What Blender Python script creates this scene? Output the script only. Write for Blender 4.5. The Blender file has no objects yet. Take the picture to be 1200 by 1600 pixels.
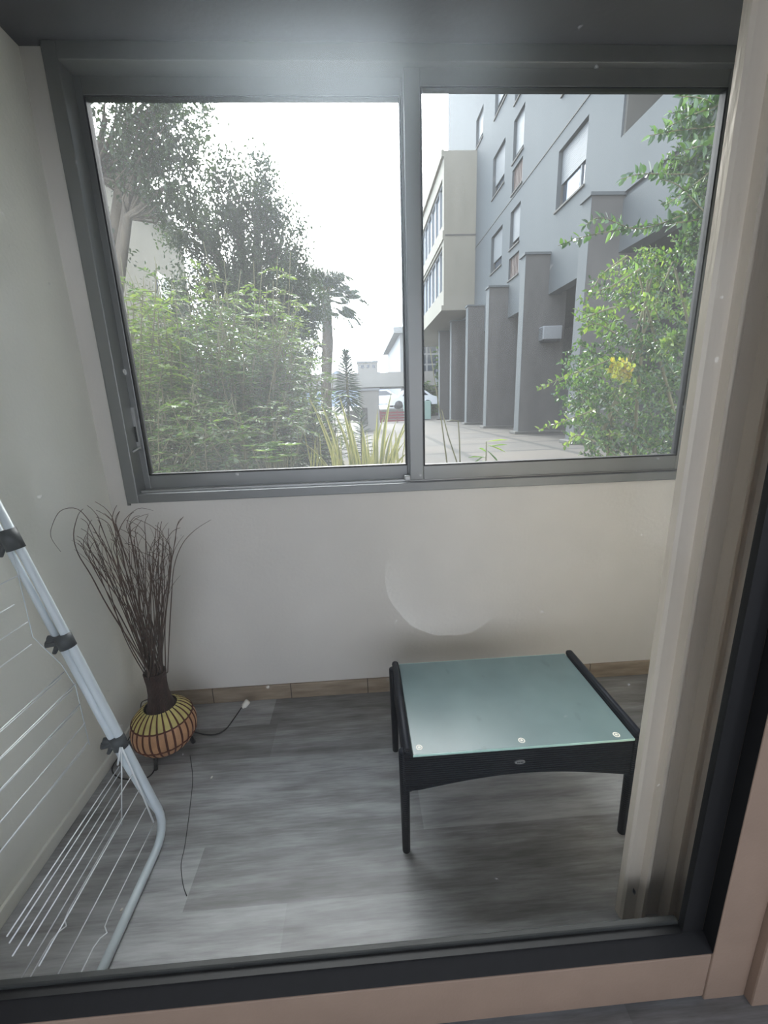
import bpy, math, random
import numpy as np
from mathutils import Vector, Matrix
random.seed(7); rng = np.random.default_rng(11)
scene = bpy.context.scene
COL = scene.collection
V = Vector
# ------------------------------------------------------------------ camera
F = 657.48
def cam_axes(p, r, y):
    p, r, y = map(math.radians, (p, r, y))
    fw = V((math.sin(y), math.cos(y), 0)); rt = V((math.cos(y), -math.sin(y), 0)); up = V((0, 0, 1))
    f2 = fw * math.cos(p) - up * math.sin(p); u2 = fw * math.sin(p) + up * math.cos(p)
    return rt * math.cos(r) + u2 * math.sin(r), -rt * math.sin(r) + u2 * math.cos(r), f2
RT, UP, FW = cam_axes(14.42042325, -1.94667359, 2.87875578)
CAM = V((0, 0, 1.45))
cd = bpy.data.cameras.new('camera'); cam = bpy.data.objects.new('camera', cd); COL.objects.link(cam)
cd.sensor_fit = 'VERTICAL'; cd.sensor_height = 36; cd.sensor_width = 27; cd.lens = F / 1600 * 36; cd.clip_start = .02; cd.clip_end = 2000
m = Matrix((RT, UP, -FW)).transposed().to_4x4(); m.translation = CAM; cam.matrix_world = m
scene.camera = cam
def P(ax, val, x, y):          # the point where the sight line of a measured spot meets a world plane
    d = RT * ((x - 600) / F) - UP * ((y - 800) / F) + FW
    return CAM + d * ((val - CAM[ax]) / d[ax])
# ------------------------------------------------------------------ objects
def tag(o, label=None, cat=None, group=None, kind=None):
    if label: o['label'] = label
    if cat: o['category'] = cat
    if group: o['group'] = group
    if kind: o['kind'] = kind
    return o
def empty(name, loc=(0, 0, 0), **k):
    o = bpy.data.objects.new(name, None); COL.objects.link(o); o.location = loc; o.empty_display_size = .1
    return tag(o, **k)
def origin(o):
    v = V((0, 0, 0))
    while o: v += o.location; o = o.parent
    return v
class MB:
    def __init__(s): s.v = []; s.f = []; s.sm = []
    def add(s, vs, fs, smooth=False):
        n = len(s.v); s.v += [tuple(v) for v in vs]; s.f += [tuple(i + n for i in f) for f in fs]; s.sm += [smooth] * len(fs); return s
    def box(s, x0, x1, y0, y1, z0, z1, b=0):
        if b <= 0 or min(abs(x1 - x0), abs(y1 - y0), abs(z1 - z0)) < 2.2 * b:
            vs = [(x, y, z) for x in (x0, x1) for y in (y0, y1) for z in (z0, z1)]
            return s.add(vs, [(0, 1, 3, 2), (4, 6, 7, 5), (0, 4, 5, 1), (2, 3, 7, 6), (0, 2, 6, 4), (1, 5, 7, 3)])
        import bmesh
        bm = bmesh.new(); bmesh.ops.create_cube(bm, size=1)
        for v in bm.verts: v.co = V(((x0 + x1) / 2 + v.co.x * (x1 - x0), (y0 + y1) / 2 + v.co.y * (y1 - y0), (z0 + z1) / 2 + v.co.z * (z1 - z0)))
        bmesh.ops.bevel(bm, geom=bm.edges[:], offset=b, segments=2, affect='EDGES', profile=.5)
        bm.verts.index_update()
        s.add([v.co for v in bm.verts], [[v.index for v in f.verts] for f in bm.faces]); bm.free(); return s
    def tube(s, pts, r, n=8, caps=True, sq=None):
        pts = [V(p) for p in pts]; rs = r if hasattr(r, '__len__') else [r] * len(pts)
        a = None; vs = []; fs = []
        for i, p in enumerate(pts):
            t = (pts[min(i + 1, len(pts) - 1)] - pts[max(i - 1, 0)])
            if t.length < 1e-9: t = V((0, 0, 1))
            t.normalize()
            if a is None:
                a = t.cross(V((0, 0, 1)) if abs(t.z) < .9 else V((0, 1, 0))).normalized()
            else: a = (a - t * a.dot(t)).normalized()
            b = t.cross(a)
            for k in range(n):
                w = 2 * math.pi * k / n; vs.append(p + (a * math.cos(w) + b * math.sin(w)) * rs[i])
        for i in range(len(pts) - 1):
            for k in range(n): fs.append((i * n + k, i * n + (k + 1) % n, (i + 1) * n + (k + 1) % n, (i + 1) * n + k))
        if caps: fs += [tuple(range(n - 1, -1, -1)), tuple(range((len(pts) - 1) * n, len(pts) * n))]
        return s.add(vs, fs, True)
    def lathe(s, c, prof, n=32, a0=0, a1=2 * math.pi, thick=None):
        full = abs(a1 - a0 - 2 * math.pi) < 1e-6; m_ = n if full else n + 1; vs = []; fs = []
        for r, z in prof:
            for k in range(m_):
                w = a0 + (a1 - a0) * k / n; vs.append((c[0] + r * math.cos(w), c[1] + r * math.sin(w), c[2] + z))
        for i in range(len(prof) - 1):
            for k in range(n if full else n):
                k2 = (k + 1) % m_ if full else k + 1
                fs.append((i * m_ + k, i * m_ + k2, (i + 1) * m_ + k2, (i + 1) * m_ + k))
        return s.add(vs, fs, True)
    def extrude_y(s, poly, y0, y1):       # poly of (x, z)
        n = len(poly); vs = [(x, y0, z) for x, z in poly] + [(x, y1, z) for x, z in poly]
        return s.add(vs, [tuple(range(n)), tuple(range(2 * n - 1, n - 1, -1))] + [(i, (i + 1) % n, n + (i + 1) % n, n + i)[::-1] for i in range(n)])
    def extrude_z(s, poly, z0, z1):       # poly of (x, y)
        n = len(poly); vs = [(x, y, z0) for x, y in poly] + [(x, y, z1) for x, y in poly]
        return s.add(vs, [tuple(range(n))[::-1], tuple(range(n, 2 * n))] + [(i, (i + 1) % n, n + (i + 1) % n, n + i) for i in range(n)])
    def build(s, name, mat, parent=None, **k):
        me = bpy.data.meshes.new(name)
        off = origin(parent) if parent else V((0, 0, 0))
        me.from_pydata([(a - off.x, b - off.y, c - off.z) for a, b, c in s.v], [], s.f)
        me.polygons.foreach_set('use_smooth', s.sm); me.validate(); me.update()
        import bmesh
        if 1 < len(s.f) < 60000:
            bm = bmesh.new(); bm.from_mesh(me); bmesh.ops.recalc_face_normals(bm, faces=bm.faces); bm.to_mesh(me); bm.free()
        if mat: me.materials.append(mat)
        o = bpy.data.objects.new(name, me); COL.objects.link(o); o.parent = parent
        return tag(o, **k)
# ------------------------------------------------------------------ materials
def srgb(r, g, b):
    f = lambda c: c / 12.92 if c <= .04045 else ((c + .055) / 1.055) ** 2.4
    return (f(r / 255), f(g / 255), f(b / 255), 1)
class N:
    def __init__(s, name):
        s.m = bpy.data.materials.new(name); s.m.use_nodes = True; s.t = s.m.node_tree; s.t.nodes.clear()
        s.out = s.n('ShaderNodeOutputMaterial')
    def n(s, t, **k):
        o = s.t.nodes.new(t)
        for a, b in k.items():
            if a in o.inputs.keys() if isinstance(a, str) else False: o.inputs[a].default_value = b
            else: setattr(o, a, b)
        return o
    def l(s, a, b): s.t.links.new(a, b)
    def coord(s, scale=(1, 1, 1), kind='Object'):
        c = s.n('ShaderNodeTexCoord'); mp = s.n('ShaderNodeMapping'); s.l(c.outputs[kind], mp.inputs[0]); mp.inputs['Scale'].default_value = scale
        return mp.outputs[0]
    def noise(s, vec, scale, detail=4, rough=.55):
        t = s.n('ShaderNodeTexNoise'); t.inputs['Scale'].default_value = scale; t.inputs['Detail'].default_value = detail; t.inputs['Roughness'].default_value = rough
        s.l(vec, t.inputs['Vector']); return t.outputs[0]
    def ramp(s, fac, stops, interp='LINEAR'):
        r = s.n('ShaderNodeValToRGB'); r.color_ramp.interpolation = interp; e = r.color_ramp.elements
        while len(e) < len(stops): e.new(.5)
        for i, (p, c) in enumerate(stops): e[i].position = p; e[i].color = c if len(c) == 4 else (*c, 1)
        s.l(fac, r.inputs[0]); return r.outputs[0]
    def mixc(s, f, a, b, mode='MIX'):
        x = s.n('ShaderNodeMix'); x.data_type = 'RGBA'; x.blend_type = mode
        for i, q in ((0, f), (6, a), (7, b)):
            if isinstance(q, (int, float, tuple)): x.inputs[i].default_value = q
            else: s.l(q, x.inputs[i])
        return x.outputs[2]
    def math(s, op, a, b=0.):
        x = s.n('ShaderNodeMath'); x.operation = op
        for i, q in ((0, a), (1, b)):
            if isinstance(q, (int, float)): x.inputs[i].default_value = q
            else: s.l(q, x.inputs[i])
        return x.outputs[0]
    def bump(s, h, strength=.3, dist=.01):
        b = s.n('ShaderNodeBump'); b.inputs['Strength'].default_value = strength; b.inputs['Distance'].default_value = dist; s.l(h, b.inputs['Height']); return b.outputs[0]
    def pbr(s, color, rough=.5, metal=0., normal=None, spec=None, coat=None):
        p = s.n('ShaderNodeBsdfPrincipled')
        for k, q in (('Base Color', color), ('Roughness', rough), ('Metallic', metal), ('Normal', normal), ('Specular IOR Level', spec), ('Coat Weight', coat)):
            if q is None: continue
            if isinstance(q, (int, float, tuple)): p.inputs[k].default_value = q
            else: s.l(q, p.inputs[k])
        return p.outputs[0]
    def done(s, sh): s.l(sh, s.out.inputs[0]); return s.m
def simple(name, col, rough=.5, metal=0., var=.08, scale=6, bump=0, bscale=80, stretch=(1, 1, 1), spec=None):
    n = N(name); v = n.coord(stretch); t = n.noise(v, scale)
    dark = tuple(c * (1 - var) for c in col[:3]) + (1,); lite = tuple(min(1, c * (1 + var)) for c in col[:3]) + (1,)
    c = n.ramp(t, [(.3, dark), (.7, lite)])
    nm = n.bump(n.noise(v, bscale, 3), bump, .004) if bump else None
    return n.done(n.pbr(c, rough, metal, nm, spec))
M = {}
M['wall'] = simple('painted_render', srgb(214, 210, 204), .85, 0, .035, 2.2, .25, 60)
M['wall_left'] = simple('painted_render_left', srgb(235, 235, 226), .8, 0, .04, 2.5, .35, 70)
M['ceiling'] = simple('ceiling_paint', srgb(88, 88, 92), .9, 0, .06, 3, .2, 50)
M['alu'] = simple('satin_aluminium', srgb(132, 133, 133), .42, .55, .06, 5, .05, 200, (1, 1, .1))
M['alu_light'] = simple('aluminium_track', srgb(175, 175, 174), .32, .6, .05, 5)
M['jamb'] = simple('weathered_aluminium_jamb', srgb(207, 197, 182), .42, .25, .10, 9, .25, 120, (1, 1, .15))
M['warm_lit_pvc'] = simple('warm_lit_door_frame', srgb(151, 129, 113), .5, 0, .06, 8, .15, 120)  # pinkish white frame, warmth of the room light put into its base colour
M['gasket'] = simple('black_rubber', (.003, .003, .004, 1), .6, 0, .3, 40)
M['bead'] = simple('dusty_glazing_bead', srgb(40, 42, 41), .6, 0, .35, 14, .2, 90, (.3, 1, 1))
M['dark'] = simple('black_plastic', (.012, .012, .013, 1), .45, 0, .2, 20)
M['white_coat'] = simple('white_powder_coat', srgb(214, 224, 229), .35, .0, .04, 12)
M['wire'] = simple('white_coated_wire', srgb(232, 236, 238), .35, 0, .04, 12)
M['grey_plastic'] = simple('grey_plastic', srgb(70, 74, 76), .5, 0, .1, 20)
M['white_plastic'] = simple('white_plastic', srgb(225, 222, 212), .4, 0, .04, 12)
M['twig'] = simple('dried_twig', srgb(84, 68, 60), .75, 0, .3, 30, .4, 200)
M['neck'] = simple('wound_brown_rattan', srgb(62, 42, 36), .7, 0, .35, 60, .8, 160, (1, 1, .3))
M['rib'] = simple('brown_cane', srgb(96, 48, 30), .6, 0, .2, 30)
M['slat_cream'] = simple('cream_bamboo', srgb(206, 190, 118), .6, 0, .14, 25, .2, 150)
M['slat_tan'] = simple('tan_bamboo', srgb(196, 148, 108), .6, 0, .14, 25, .2, 150)
M['soil'] = simple('planting_soil', srgb(92, 84, 66), .95, 0, .3, 3, .5, 12)
def mat_floor():
    n = N('grey_vinyl_planks'); at = n.n('ShaderNodeAttribute'); at.attribute_name = 'shade'
    v = n.coord((1.2, 9, 1)); a = n.noise(v, 2.2, 6, .62); v2 = n.coord((3, 40, 1)); b = n.noise(v2, 3, 4, .6)
    v3 = n.coord((1, 2.5, 1)); c3 = n.noise(v3, 3.0, 3, .5)
    k = n.math('ADD', n.math('MULTIPLY', a, .62), n.math('ADD', n.math('MULTIPLY', b, .3), n.math('MULTIPLY', c3, .3)))
    k = n.math('ADD', k, n.math('MULTIPLY', n.math('SUBTRACT', at.outputs['Fac'], .5), .34))
    c = n.ramp(k, [(.36, srgb(100, 98, 96)), (.56, srgb(137, 136, 136)), (.80, srgb(182, 183, 184))])
    ro = n.math('ADD', n.math('MULTIPLY', b, .25), .34)
    return n.done(n.pbr(c, ro, 0, n.bump(b, .12, .002), .45))
M['floor'] = mat_floor()
def mat_skirt():
    n = N('wood_look_skirting_tile'); v = n.coord((1.5, 1, 10)); a = n.noise(v, 4, 5)
    x = n.n('ShaderNodeSeparateXYZ'); n.l(n.coord(), x.inputs[0])
    fr = n.math('FRACT', n.math('MULTIPLY', n.math('ADD', x.outputs[0], 5.12), 2.55))
    j = n.math('LESS_THAN', fr, .012)
    c = n.mixc(j, n.ramp(a, [(.3, srgb(128, 112, 94)), (.7, srgb(164, 148, 128))]), srgb(84, 72, 60))
    return n.done(n.pbr(c, .5))
M['skirt'] = mat_skirt()
def mat_rattan():
    n = N('black_woven_rattan'); v = n.coord((1, 1, 1))
    w1 = n.n('ShaderNodeTexWave'); w1.wave_type = 'BANDS'; w1.bands_direction = 'X'; w1.inputs['Scale'].default_value = 55; n.l(v, w1.inputs[0])
    w2 = n.n('ShaderNodeTexWave'); w2.wave_type = 'BANDS'; w2.bands_direction = 'Z'; w2.inputs['Scale'].default_value = 38; n.l(v, w2.inputs[0])
    w3 = n.n('ShaderNodeTexWave'); w3.wave_type = 'BANDS'; w3.bands_direction = 'Y'; w3.inputs['Scale'].default_value = 55; n.l(v, w3.inputs[0])
    h = n.math('MAXIMUM', n.math('MULTIPLY', w1.outputs['Fac'], w3.outputs['Fac']), n.math('MULTIPLY', w2.outputs['Fac'], .9))
    c = n.ramp(h, [(.1, (.003, .0035, .005, 1)), (.9, (.006, .008, .014, 1))])
    return n.done(n.pbr(c, .5, 0, n.bump(h, .5, .002), .15))
M['rattan'] = mat_rattan()
def mat_frost():
    n = N('frosted_green_glass'); v = n.coord(); a = n.noise(v, 5, 4)
    # a few dark rubbed marks in the frosting
    st = n.math('GREATER_THAN', n.noise(n.coord((1.6, 1, 1)), 9, 2), .70)
    c = n.mixc(n.math('MULTIPLY', st, .25), n.ramp(a, [(.3, srgb(88, 108, 110)), (.7, srgb(104, 124, 125))]), srgb(70, 86, 92))
    return n.done(n.pbr(c, .33, 0, None, .6))
M['frost'] = mat_frost()
M['glass_edge'] = simple('bright_glass_edge', srgb(190, 226, 214), .15, 0, .03, 4)
def mat_pane(name, film, streak, tint, ghost_and_specks=False, scatter=.0):
    """clear pane: straight transmission, a thin reflection, and a film of dust and glare haze that passes light on diffusely"""
    n = N(name); tr = n.n('ShaderNodeBsdfTransparent'); tr.inputs[0].default_value = tint
    gl = n.n('ShaderNodeBsdfGlossy'); gl.inputs['Roughness'].default_value = .02; gl.inputs[0].default_value = (1, 1, 1, 1)
    lw = n.n('ShaderNodeLayerWeight'); lw.inputs[0].default_value = .5; frx = n.math('ADD', .005, n.math('MULTIPLY', .5, n.math('POWER', lw.outputs['Facing'], 5.)))
    mx = n.n('ShaderNodeMixShader'); n.l(frx, mx.inputs[0]); n.l(tr.outputs[0], mx.inputs[1]); n.l(gl.outputs[0], mx.inputs[2])
    tl = n.n('ShaderNodeBsdfTranslucent'); tl.inputs[0].default_value = (.93, .96, 1, 1)
    df = n.n('ShaderNodeBsdfDiffuse'); df.inputs[0].default_value = (.8, .8, .78, 1)
    fm = n.n('ShaderNodeMixShader'); fm.inputs[0].default_value = .25; n.l(tl.outputs[0], fm.inputs[1]); n.l(df.outputs[0], fm.inputs[2])
    cloud = n.noise(n.coord((1, 1, 1)), 1.6, 3); vs = n.noise(n.coord((26, 1, .7)), 1.2, 4, .6)
    k = n.math('ADD', n.math('MULTIPLY', n.math('MULTIPLY', cloud, vs), streak * 4), film)
    if ghost_and_specks:   # a ghost reflection painted as a crescent in the film, and a few specks
        x = n.n('ShaderNodeSeparateXYZ'); n.l(n.coord(), x.inputs[0]); c = P(1, .69, 705, 905)
        dx = n.math('SUBTRACT', x.outputs[0], c.x); dz = n.math('SUBTRACT', x.outputs[2], c.z)
        d = n.math('SQRT', n.math('ADD', n.math('MULTIPLY', dx, dx), n.math('MULTIPLY', dz, dz)))
        d = n.math('ADD', d, n.math('MULTIPLY', n.math('SUBTRACT', n.noise(n.coord(), 9, 3), .5), .03))
        ring = n.math('MULTIPLY', n.math('GREATER_THAN', .118, d), n.math('MULTIPLY', n.math('MAXIMUM', n.math('MULTIPLY', n.math('ADD', n.math('ADD', n.math('MULTIPLY', dx, -.6), n.math('MULTIPLY', dz, -1.)), .0), 7.), 0.), n.math('MULTIPLY', d, 8.)))
        k = n.math('ADD', k, n.math('MULTIPLY', ring, .09))
        sp = n.math('GREATER_THAN', n.noise(n.coord(), 55, 1), .80)
        k = n.math('ADD', k, n.math('MULTIPLY', sp, .10))
    f = n.n('ShaderNodeMixShader'); n.l(k, f.inputs[0]); n.l(mx.outputs[0], f.inputs[1]); n.l(fm.outputs[0], f.inputs[2])
    last = f.outputs[0]
    if scatter:
        rf = n.n('ShaderNodeBsdfRefraction'); rf.inputs['Roughness'].default_value = .55; rf.inputs[0].default_value = (.80, .90, 1, 1); rf.inputs['IOR'].default_value = 1.3  # rough lobe added for a bluish glare bloom around the bright sky
        g = n.n('ShaderNodeMixShader'); g.inputs[0].default_value = scatter; n.l(last, g.inputs[1]); n.l(rf.outputs[0], g.inputs[2]); last = g.outputs[0]
    return n.done(last)
M['pane_window'] = mat_pane('dusty_glare_glass', .046, .024, (.95, .97, .97, 1))  # dust film thickened to lay sun-glare haze over the view
M['pane_right'] = mat_pane('window_glass', .024, .012, (.95, .97, .97, 1))
M['pane_door'] = mat_pane('streaky_door_glass', .0005, .004, (.97, .975, .975, 1), True, .016)
def mat_leaf(name, c1, c2, c3, trans=.4, rough=.42, spec=.5):
    n = N(name); at = n.n('ShaderNodeAttribute'); at.attribute_name = 'rnd'
    c = n.ramp(at.outputs['Fac'], [(0, c1), (.55, c2), (1, c3)])
    p = n.pbr(c, rough, 0, None, spec); tl = n.n('ShaderNodeBsdfTranslucent'); n.l(n.mixc(1., c, (1.5, 1.6, .9, 1), 'MULTIPLY'), tl.inputs[0])
    mx = n.n('ShaderNodeMixShader'); mx.inputs[0].default_value = trans; n.l(p, mx.inputs[1]); n.l(tl.outputs[0], mx.inputs[2])
    return n.done(mx.outputs[0])
M['bark'] = simple('grey_brown_bark', srgb(88, 80, 68), .9, 0, .3, 8, .6, 30, (1, 1, .2))
M['stem'] = simple('green_brown_stem', srgb(96, 92, 62), .8, 0, .25, 10)
M['facade'] = simple('pale_blue_grey_render', srgb(85, 88, 88), .9, 0, .05, .9, .3, 9, (1, 1, .25))
M['pillar'] = simple('grey_brown_rough_render', srgb(87, 84, 80), .95, 0, .12, 2.5, .25, 5, (1, 1, .3))
M['bay'] = simple('shaded_side_render', srgb(93, 90, 83), .9, 0, .1, 1.2, .3, 9)
M['hazed_concrete'] = simple('hazed_concrete', srgb(146, 143, 136), .9, 0, .08, 1.0, .3, 6)  # concrete lightened, distance haze put into its colour
M['beige'] = simple('beige_render', srgb(130, 125, 111), .9, 0, .07, 1.2, .3, 9, (1, 1, .3))
M['white_trim'] = simple('white_trim', srgb(136, 138, 138), .7, 0, .04, 3)
M['shutter'] = simple('roller_shutter_slats', srgb(109, 111, 111), .6, 0, .05, 4)
M['brown'] = simple('brown_bars', srgb(86, 69, 60), .7, 0, .1, 4)
def mat_window():
    n = N('dark_reflecting_glass'); return n.done(n.pbr((.05, .06, .075, 1), .08, 0, None, .8))
M['glass_dark'] = mat_window()
M['glass_sky'] = (lambda n: n.done(n.pbr((.20, .24, .28, 1), .35, 0.)))(N('sky_coloured_glass'))  # sky reflection painted as a pale blue base colour
M['concrete'] = simple('weathered_concrete', srgb(89, 86, 80), .9, 0, .12, 1.5, .4, 8, (1, 1, .4))
M['hill'] = simple('distant_hill', srgb(113, 122, 132), 1, 0, .08, .02)
M['red'] = simple('red_barrier', srgb(113, 38, 43), .7, 0, .1, 3)
M['car_white'] = simple('white_car_paint', srgb(226, 228, 230), .3, 0, .03, 3)
M['car_green'] = simple('grey_green_paint', srgb(150, 176, 164), .5, 0, .05, 3)
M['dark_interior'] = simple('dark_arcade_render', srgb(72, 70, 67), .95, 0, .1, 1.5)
def mat_paving():
    n = N('concrete_paving_slabs'); br = n.n('ShaderNodeTexBrick'); n.l(n.coord(), br.inputs['Vector'])
    br.offset = 0; br.inputs['Scale'].default_value = 1; br.inputs['Brick Width'].default_value = 2.4; br.inputs['Row Height'].default_value = 2.0; br.inputs['Mortar Size'].default_value = .10
    br.inputs['Color1'].default_value = srgb(84, 77, 69); br.inputs['Color2'].default_value = srgb(74, 70, 65); br.inputs['Mortar'].default_value = srgb(44, 42, 36)
    a = n.noise(n.coord(), .8, 5)
    c = n.mixc(.55, br.outputs[0], n.ramp(a, [(.3, srgb(120, 118, 114)), (.7, srgb(180, 170, 158))]), 'OVERLAY')
    return n.done(n.pbr(c, .9, 0, n.bump(n.noise(n.coord(), 12, 4), .3, .01)))
M['paving'] = mat_paving()
# ------------------------------------------------------------------ the loggia
D = 1.896; XL = -1.125; XR = 1.72; ZC = 2.70; YD = .72
def struct(mb, name, mat, **k): return mb.build(name, mat, None, kind='structure', **k)
# floor with planks laid along x; joints measured
def make_floor():
    rows = [-3.2]
    y = .95 - .19 * 21
    edges = [1.895, 1.71, 1.515, 1.33, 1.145, .955, .77]
    yy = .77
    while yy > -3: yy -= .187; edges.append(yy)
    edges = sorted(edges)
    known = {1.71: -.49, 1.515: -1.0 + .55, 1.33: -.155, 1.145: .16, .955: .495, .77: -.285}
    MBf = MB(); shade = []
    sh_known = {(1.145, 0): .55}
    for i in range(len(edges) - 1):
        y0, y1 = edges[i], edges[i + 1]; x0k = known.get(round(y0, 3), random.uniform(-.6, .6)); xs = []
        Lp = 1.22 if y0 != .955 else 1.09
        k = -5
        xs = [x0k + k * Lp for k in range(-4, 5)]; xs = [-2.6] + [x for x in xs if -2.6 < x < 2.6] + [2.6]
        for a, b in zip(xs[:-1], xs[1:]):
            MBf.add([(a, y0, 0), (b, y0, 0), (b, y1, 0), (a, y1, 0)], [(0, 1, 2, 3)])
            s = random.choice([.2, .38, .5, .62, .8])
            if round(y0, 3) == .955: s = .40 if abs(a - .495) < .01 or abs(a + .595) < .01 else .8
            if round(y0, 3) == 1.145: s = .8 if a > .1 else .5
            if round(y0, 3) == .77: s = .75 if a < -.3 else .6
            if round(y0, 3) == 1.71: s = .7 if b < -.4 else .25
            shade.append(s)
    n = len(shade)
    MBf.box(-2.6, 2.6, edges[0], 1.895, -.08, -.002)
    o = MBf.build('floor', M['floor'], None, kind='structure')
    at = o.data.attributes.new('shade', 'FLOAT', 'FACE'); at.data.foreach_set('value', (shade + [.5] * (len(o.data.polygons) - n)))
make_floor()
wx0, wx1, wz0, wz1 = -1.035, 1.605, 1.06, 2.70
b = MB(); b.box(XL - .15, XR + .15, D, D + .22, -.08, wz0); b.box(XL - .15, wx0, D, D + .22, wz0, wz1); b.box(wx1, XR + .15, D, D + .06, wz0, wz1); b.box(XL - .15, XR + .15, D, D + .22, wz1, 2.9)
struct(b, 'wall_back', M['wall'])
struct(MB().box(XL - .15, XL, YD + .02, D, 0, ZC), 'wall_left', M['wall_left'])
struct(MB().box(XR, XR + .15, YD + .02, D, 0, ZC), 'wall_right', M['wall'])
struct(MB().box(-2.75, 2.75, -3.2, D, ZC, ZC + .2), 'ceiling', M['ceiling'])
struct(MB().box(XL + .012, XR, D - .012, D, 0, .082, .003), 'baseboard_back', M['skirt'])
struct(MB().box(XL, XL + .012, YD + .02, D, 0, .05, .003), 'baseboard_left', M['wall_left'])
# wall between room and loggia, around the glazed door, and the rest of the room
b = MB(); b.box(-2.6, -1.13, .58, .74, 0, ZC); b.box(1.0, 2.6, .58, .74, 0, ZC); b.box(-1.13, 1.0, .58, .74, 2.32, ZC)
struct(b, 'wall_front', M['wall'])
for side, xa, xb, yw, zw in (('left', -2.75, -2.6, -2.0, .5), ('right', 2.6, 2.75, -1.6, .1)):     # unseen side openings, added and sized to let light into the room
    b = MB(); b.box(xa, xb, -3.2, -2.6, 0, ZC); b.box(xa, xb, yw, .74, 0, ZC); b.box(xa, xb, -2.6, yw, 0, zw); b.box(xa, xb, -2.6, yw, 2.5, ZC)
    struct(b, 'wall_room_' + side, M['wall'])
b = MB(); b.box(-2.6, 2.6, -3.3, -3.15, 0, .7); b.box(-2.6, 2.6, -3.3, -3.15, 2.5, ZC); b.box(-2.6, -1.7, -3.3, -3.15, .7, 2.5); b.box(1.7, 2.6, -3.3, -3.15, .7, 2.5); struct(b, 'wall_room_back', M['wall'])  # unseen rear opening, added to light the loggia through the door
# window_1: outer frame, two sliding sashes
w = empty('window_1', (0, D, wz0), kind='structure')
b = MB(); y0, y1 = D - .028, D + .11
b.box(wx0, wx0 + .048, y0, y1, wz0, 2.70, .003); b.box(wx1 - .045, wx1, y0, y1, wz0, 2.70, .003)
b.box(wx0 + .048, wx1 - .045, y0, y1, wz0, wz0 + .040, .003); b.box(wx0 + .048, wx1 - .045, y0, y1, 2.645, 2.70, .003)
b.box(wx0 - .012, wx0, D - .01, D - .002, wz0 - .012, 2.70)
b.build('window_frame', M['alu'], w)
b = MB(); b.box(wx0 + .05, wx1 - .05, D + .005, D + .010, wz0 + .041, wz0 + .050); b.box(wx0 + .05, wx1 - .05, D + .045, D + .05, wz0 + .041, wz0 + .050); b.build('track', M['alu_light'], w)
def sash(x0, x1, z0, z1, gx0, gx1, gz0, gz1, yf, yb, pane):
    b = MB(); b.box(x0, gx0, yf, yb, z0, z1, .003); b.box(gx1, x1, yf, yb, z0, z1, .003); b.box(gx0, gx1, yf, yb, z0, gz0, .003); b.box(gx0, gx1, yf, yb, gz1, z1, .003)
    s = b.build('sash', M['alu'], w)
    g = MB(); t = .007
    g.box(gx0, gx0 + t, yf - .001, yb - .002, gz0, gz1); g.box(gx1 - t, gx1, yf - .001, yb - .002, gz0, gz1); g.box(gx0, gx1, yf - .001, yb - .002, gz0, gz0 + t * .8); g.box(gx0, gx1, yf - .001, yb - .002, gz1 - t * .6, gz1)
    g.build('gasket', M['gasket'], s)
    ym = (yf + yb) / 2
    MB().add([(gx0, ym, gz0), (gx1, ym, gz0), (gx1, ym, gz1), (gx0, ym, gz1)], [(0, 1, 2, 3)]).build('glass_pane', pane, s)
    return s
sl = sash(-1.020, .262, wz0 + .045, 2.66, -.961, .215, 1.170, 2.587, D + .050, D + .084, M['pane_window'])
sr = sash(.222, 1.575, wz0 + .045, 2.66, .283, 1.480, 1.170, 2.587, D + .000, D + .034, M['pane_right'])
def lock(x, y, z0, z1, par):
    b = MB(); b.box(x - .011, x + .011, y - .006, y, z0, z1, .003); l = b.build('lock', M['alu_light'], par)
    MB().box(x - .006, x + .006, y - .008, y - .005, z0 + (z1 - z0) * .18, z0 + (z1 - z0) * .55).build('latch_slot', M['dark'], l)
lock(-.985, D + .050, 1.29, 1.47, sl); lock(1.506, D + .0, 1.33, 1.50, sr)
MB().tube([(-1.0, D + .02, 1.275), (-.985, D + .0, 1.285), (-.97, D + .03, 1.30)], .005, 6).build('latch', M['alu_light'], w)
MB().box(.195, .222, D - .004, D + .03, wz0 + .045, wz0 + .068, .004).build('stopper', M['alu_light'], w)
# door_1: sliding glazed door seen from inside, leaf with black seals
d = empty('door_1', (0, .66, 0), kind='structure')
zt = 2.28
b = MB(); b.box(.78, .885, .66, .71, .0, zt, .004); b.build('stile', M['warm_lit_pvc'], d)
b = MB(); b.box(-1.09, -1.0, .66, .71, .0, zt, .004); b.build('stile', M['warm_lit_pvc'], d)
b = MB(); b.box(-1.0, .777, .66, .71, .015, .160, .004); b.build('bottom_rail', M['warm_lit_pvc'], d)
b = MB(); b.box(-1.0, .777, .66, .71, 2.19, zt, .004); b.build('top_rail', M['warm_lit_pvc'], d)
b = MB()
b.box(.728, .779, .697, .712, .162, 2.19); b.box(-1.0, .728, .694, .712, .160, .181)
b.add([(-1., .662, .1605), (.7795, .662, .1605), (.7795, .697, .181), (-1., .697, .181)], [(0, 1, 2, 3)])
b.add([(.7795, .662, .16), (.7795, .697, .16), (.7795, .697, 2.19), (.7795, .662, 2.19)], [(0, 1, 2, 3)])
b.box(-1.0, -.96, .697, .712, .181, 2.19)
b.build('seal', M['gasket'], d)
b = MB(); b.box(-.96, .73, .712, .728, .155, .190, .004); b.box(-.9, .9, .712, .735, .0, .155); b.build('glazing_bead', M['bead'], d)
b = MB(); b.add([(-.96, .704, .181), (.728, .704, .181), (.728, .704, 2.19), (-.96, .704, 2.19)], [(0, 1, 2, 3)]); b.build('glass_pane', M['pane_door'], d)
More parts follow.
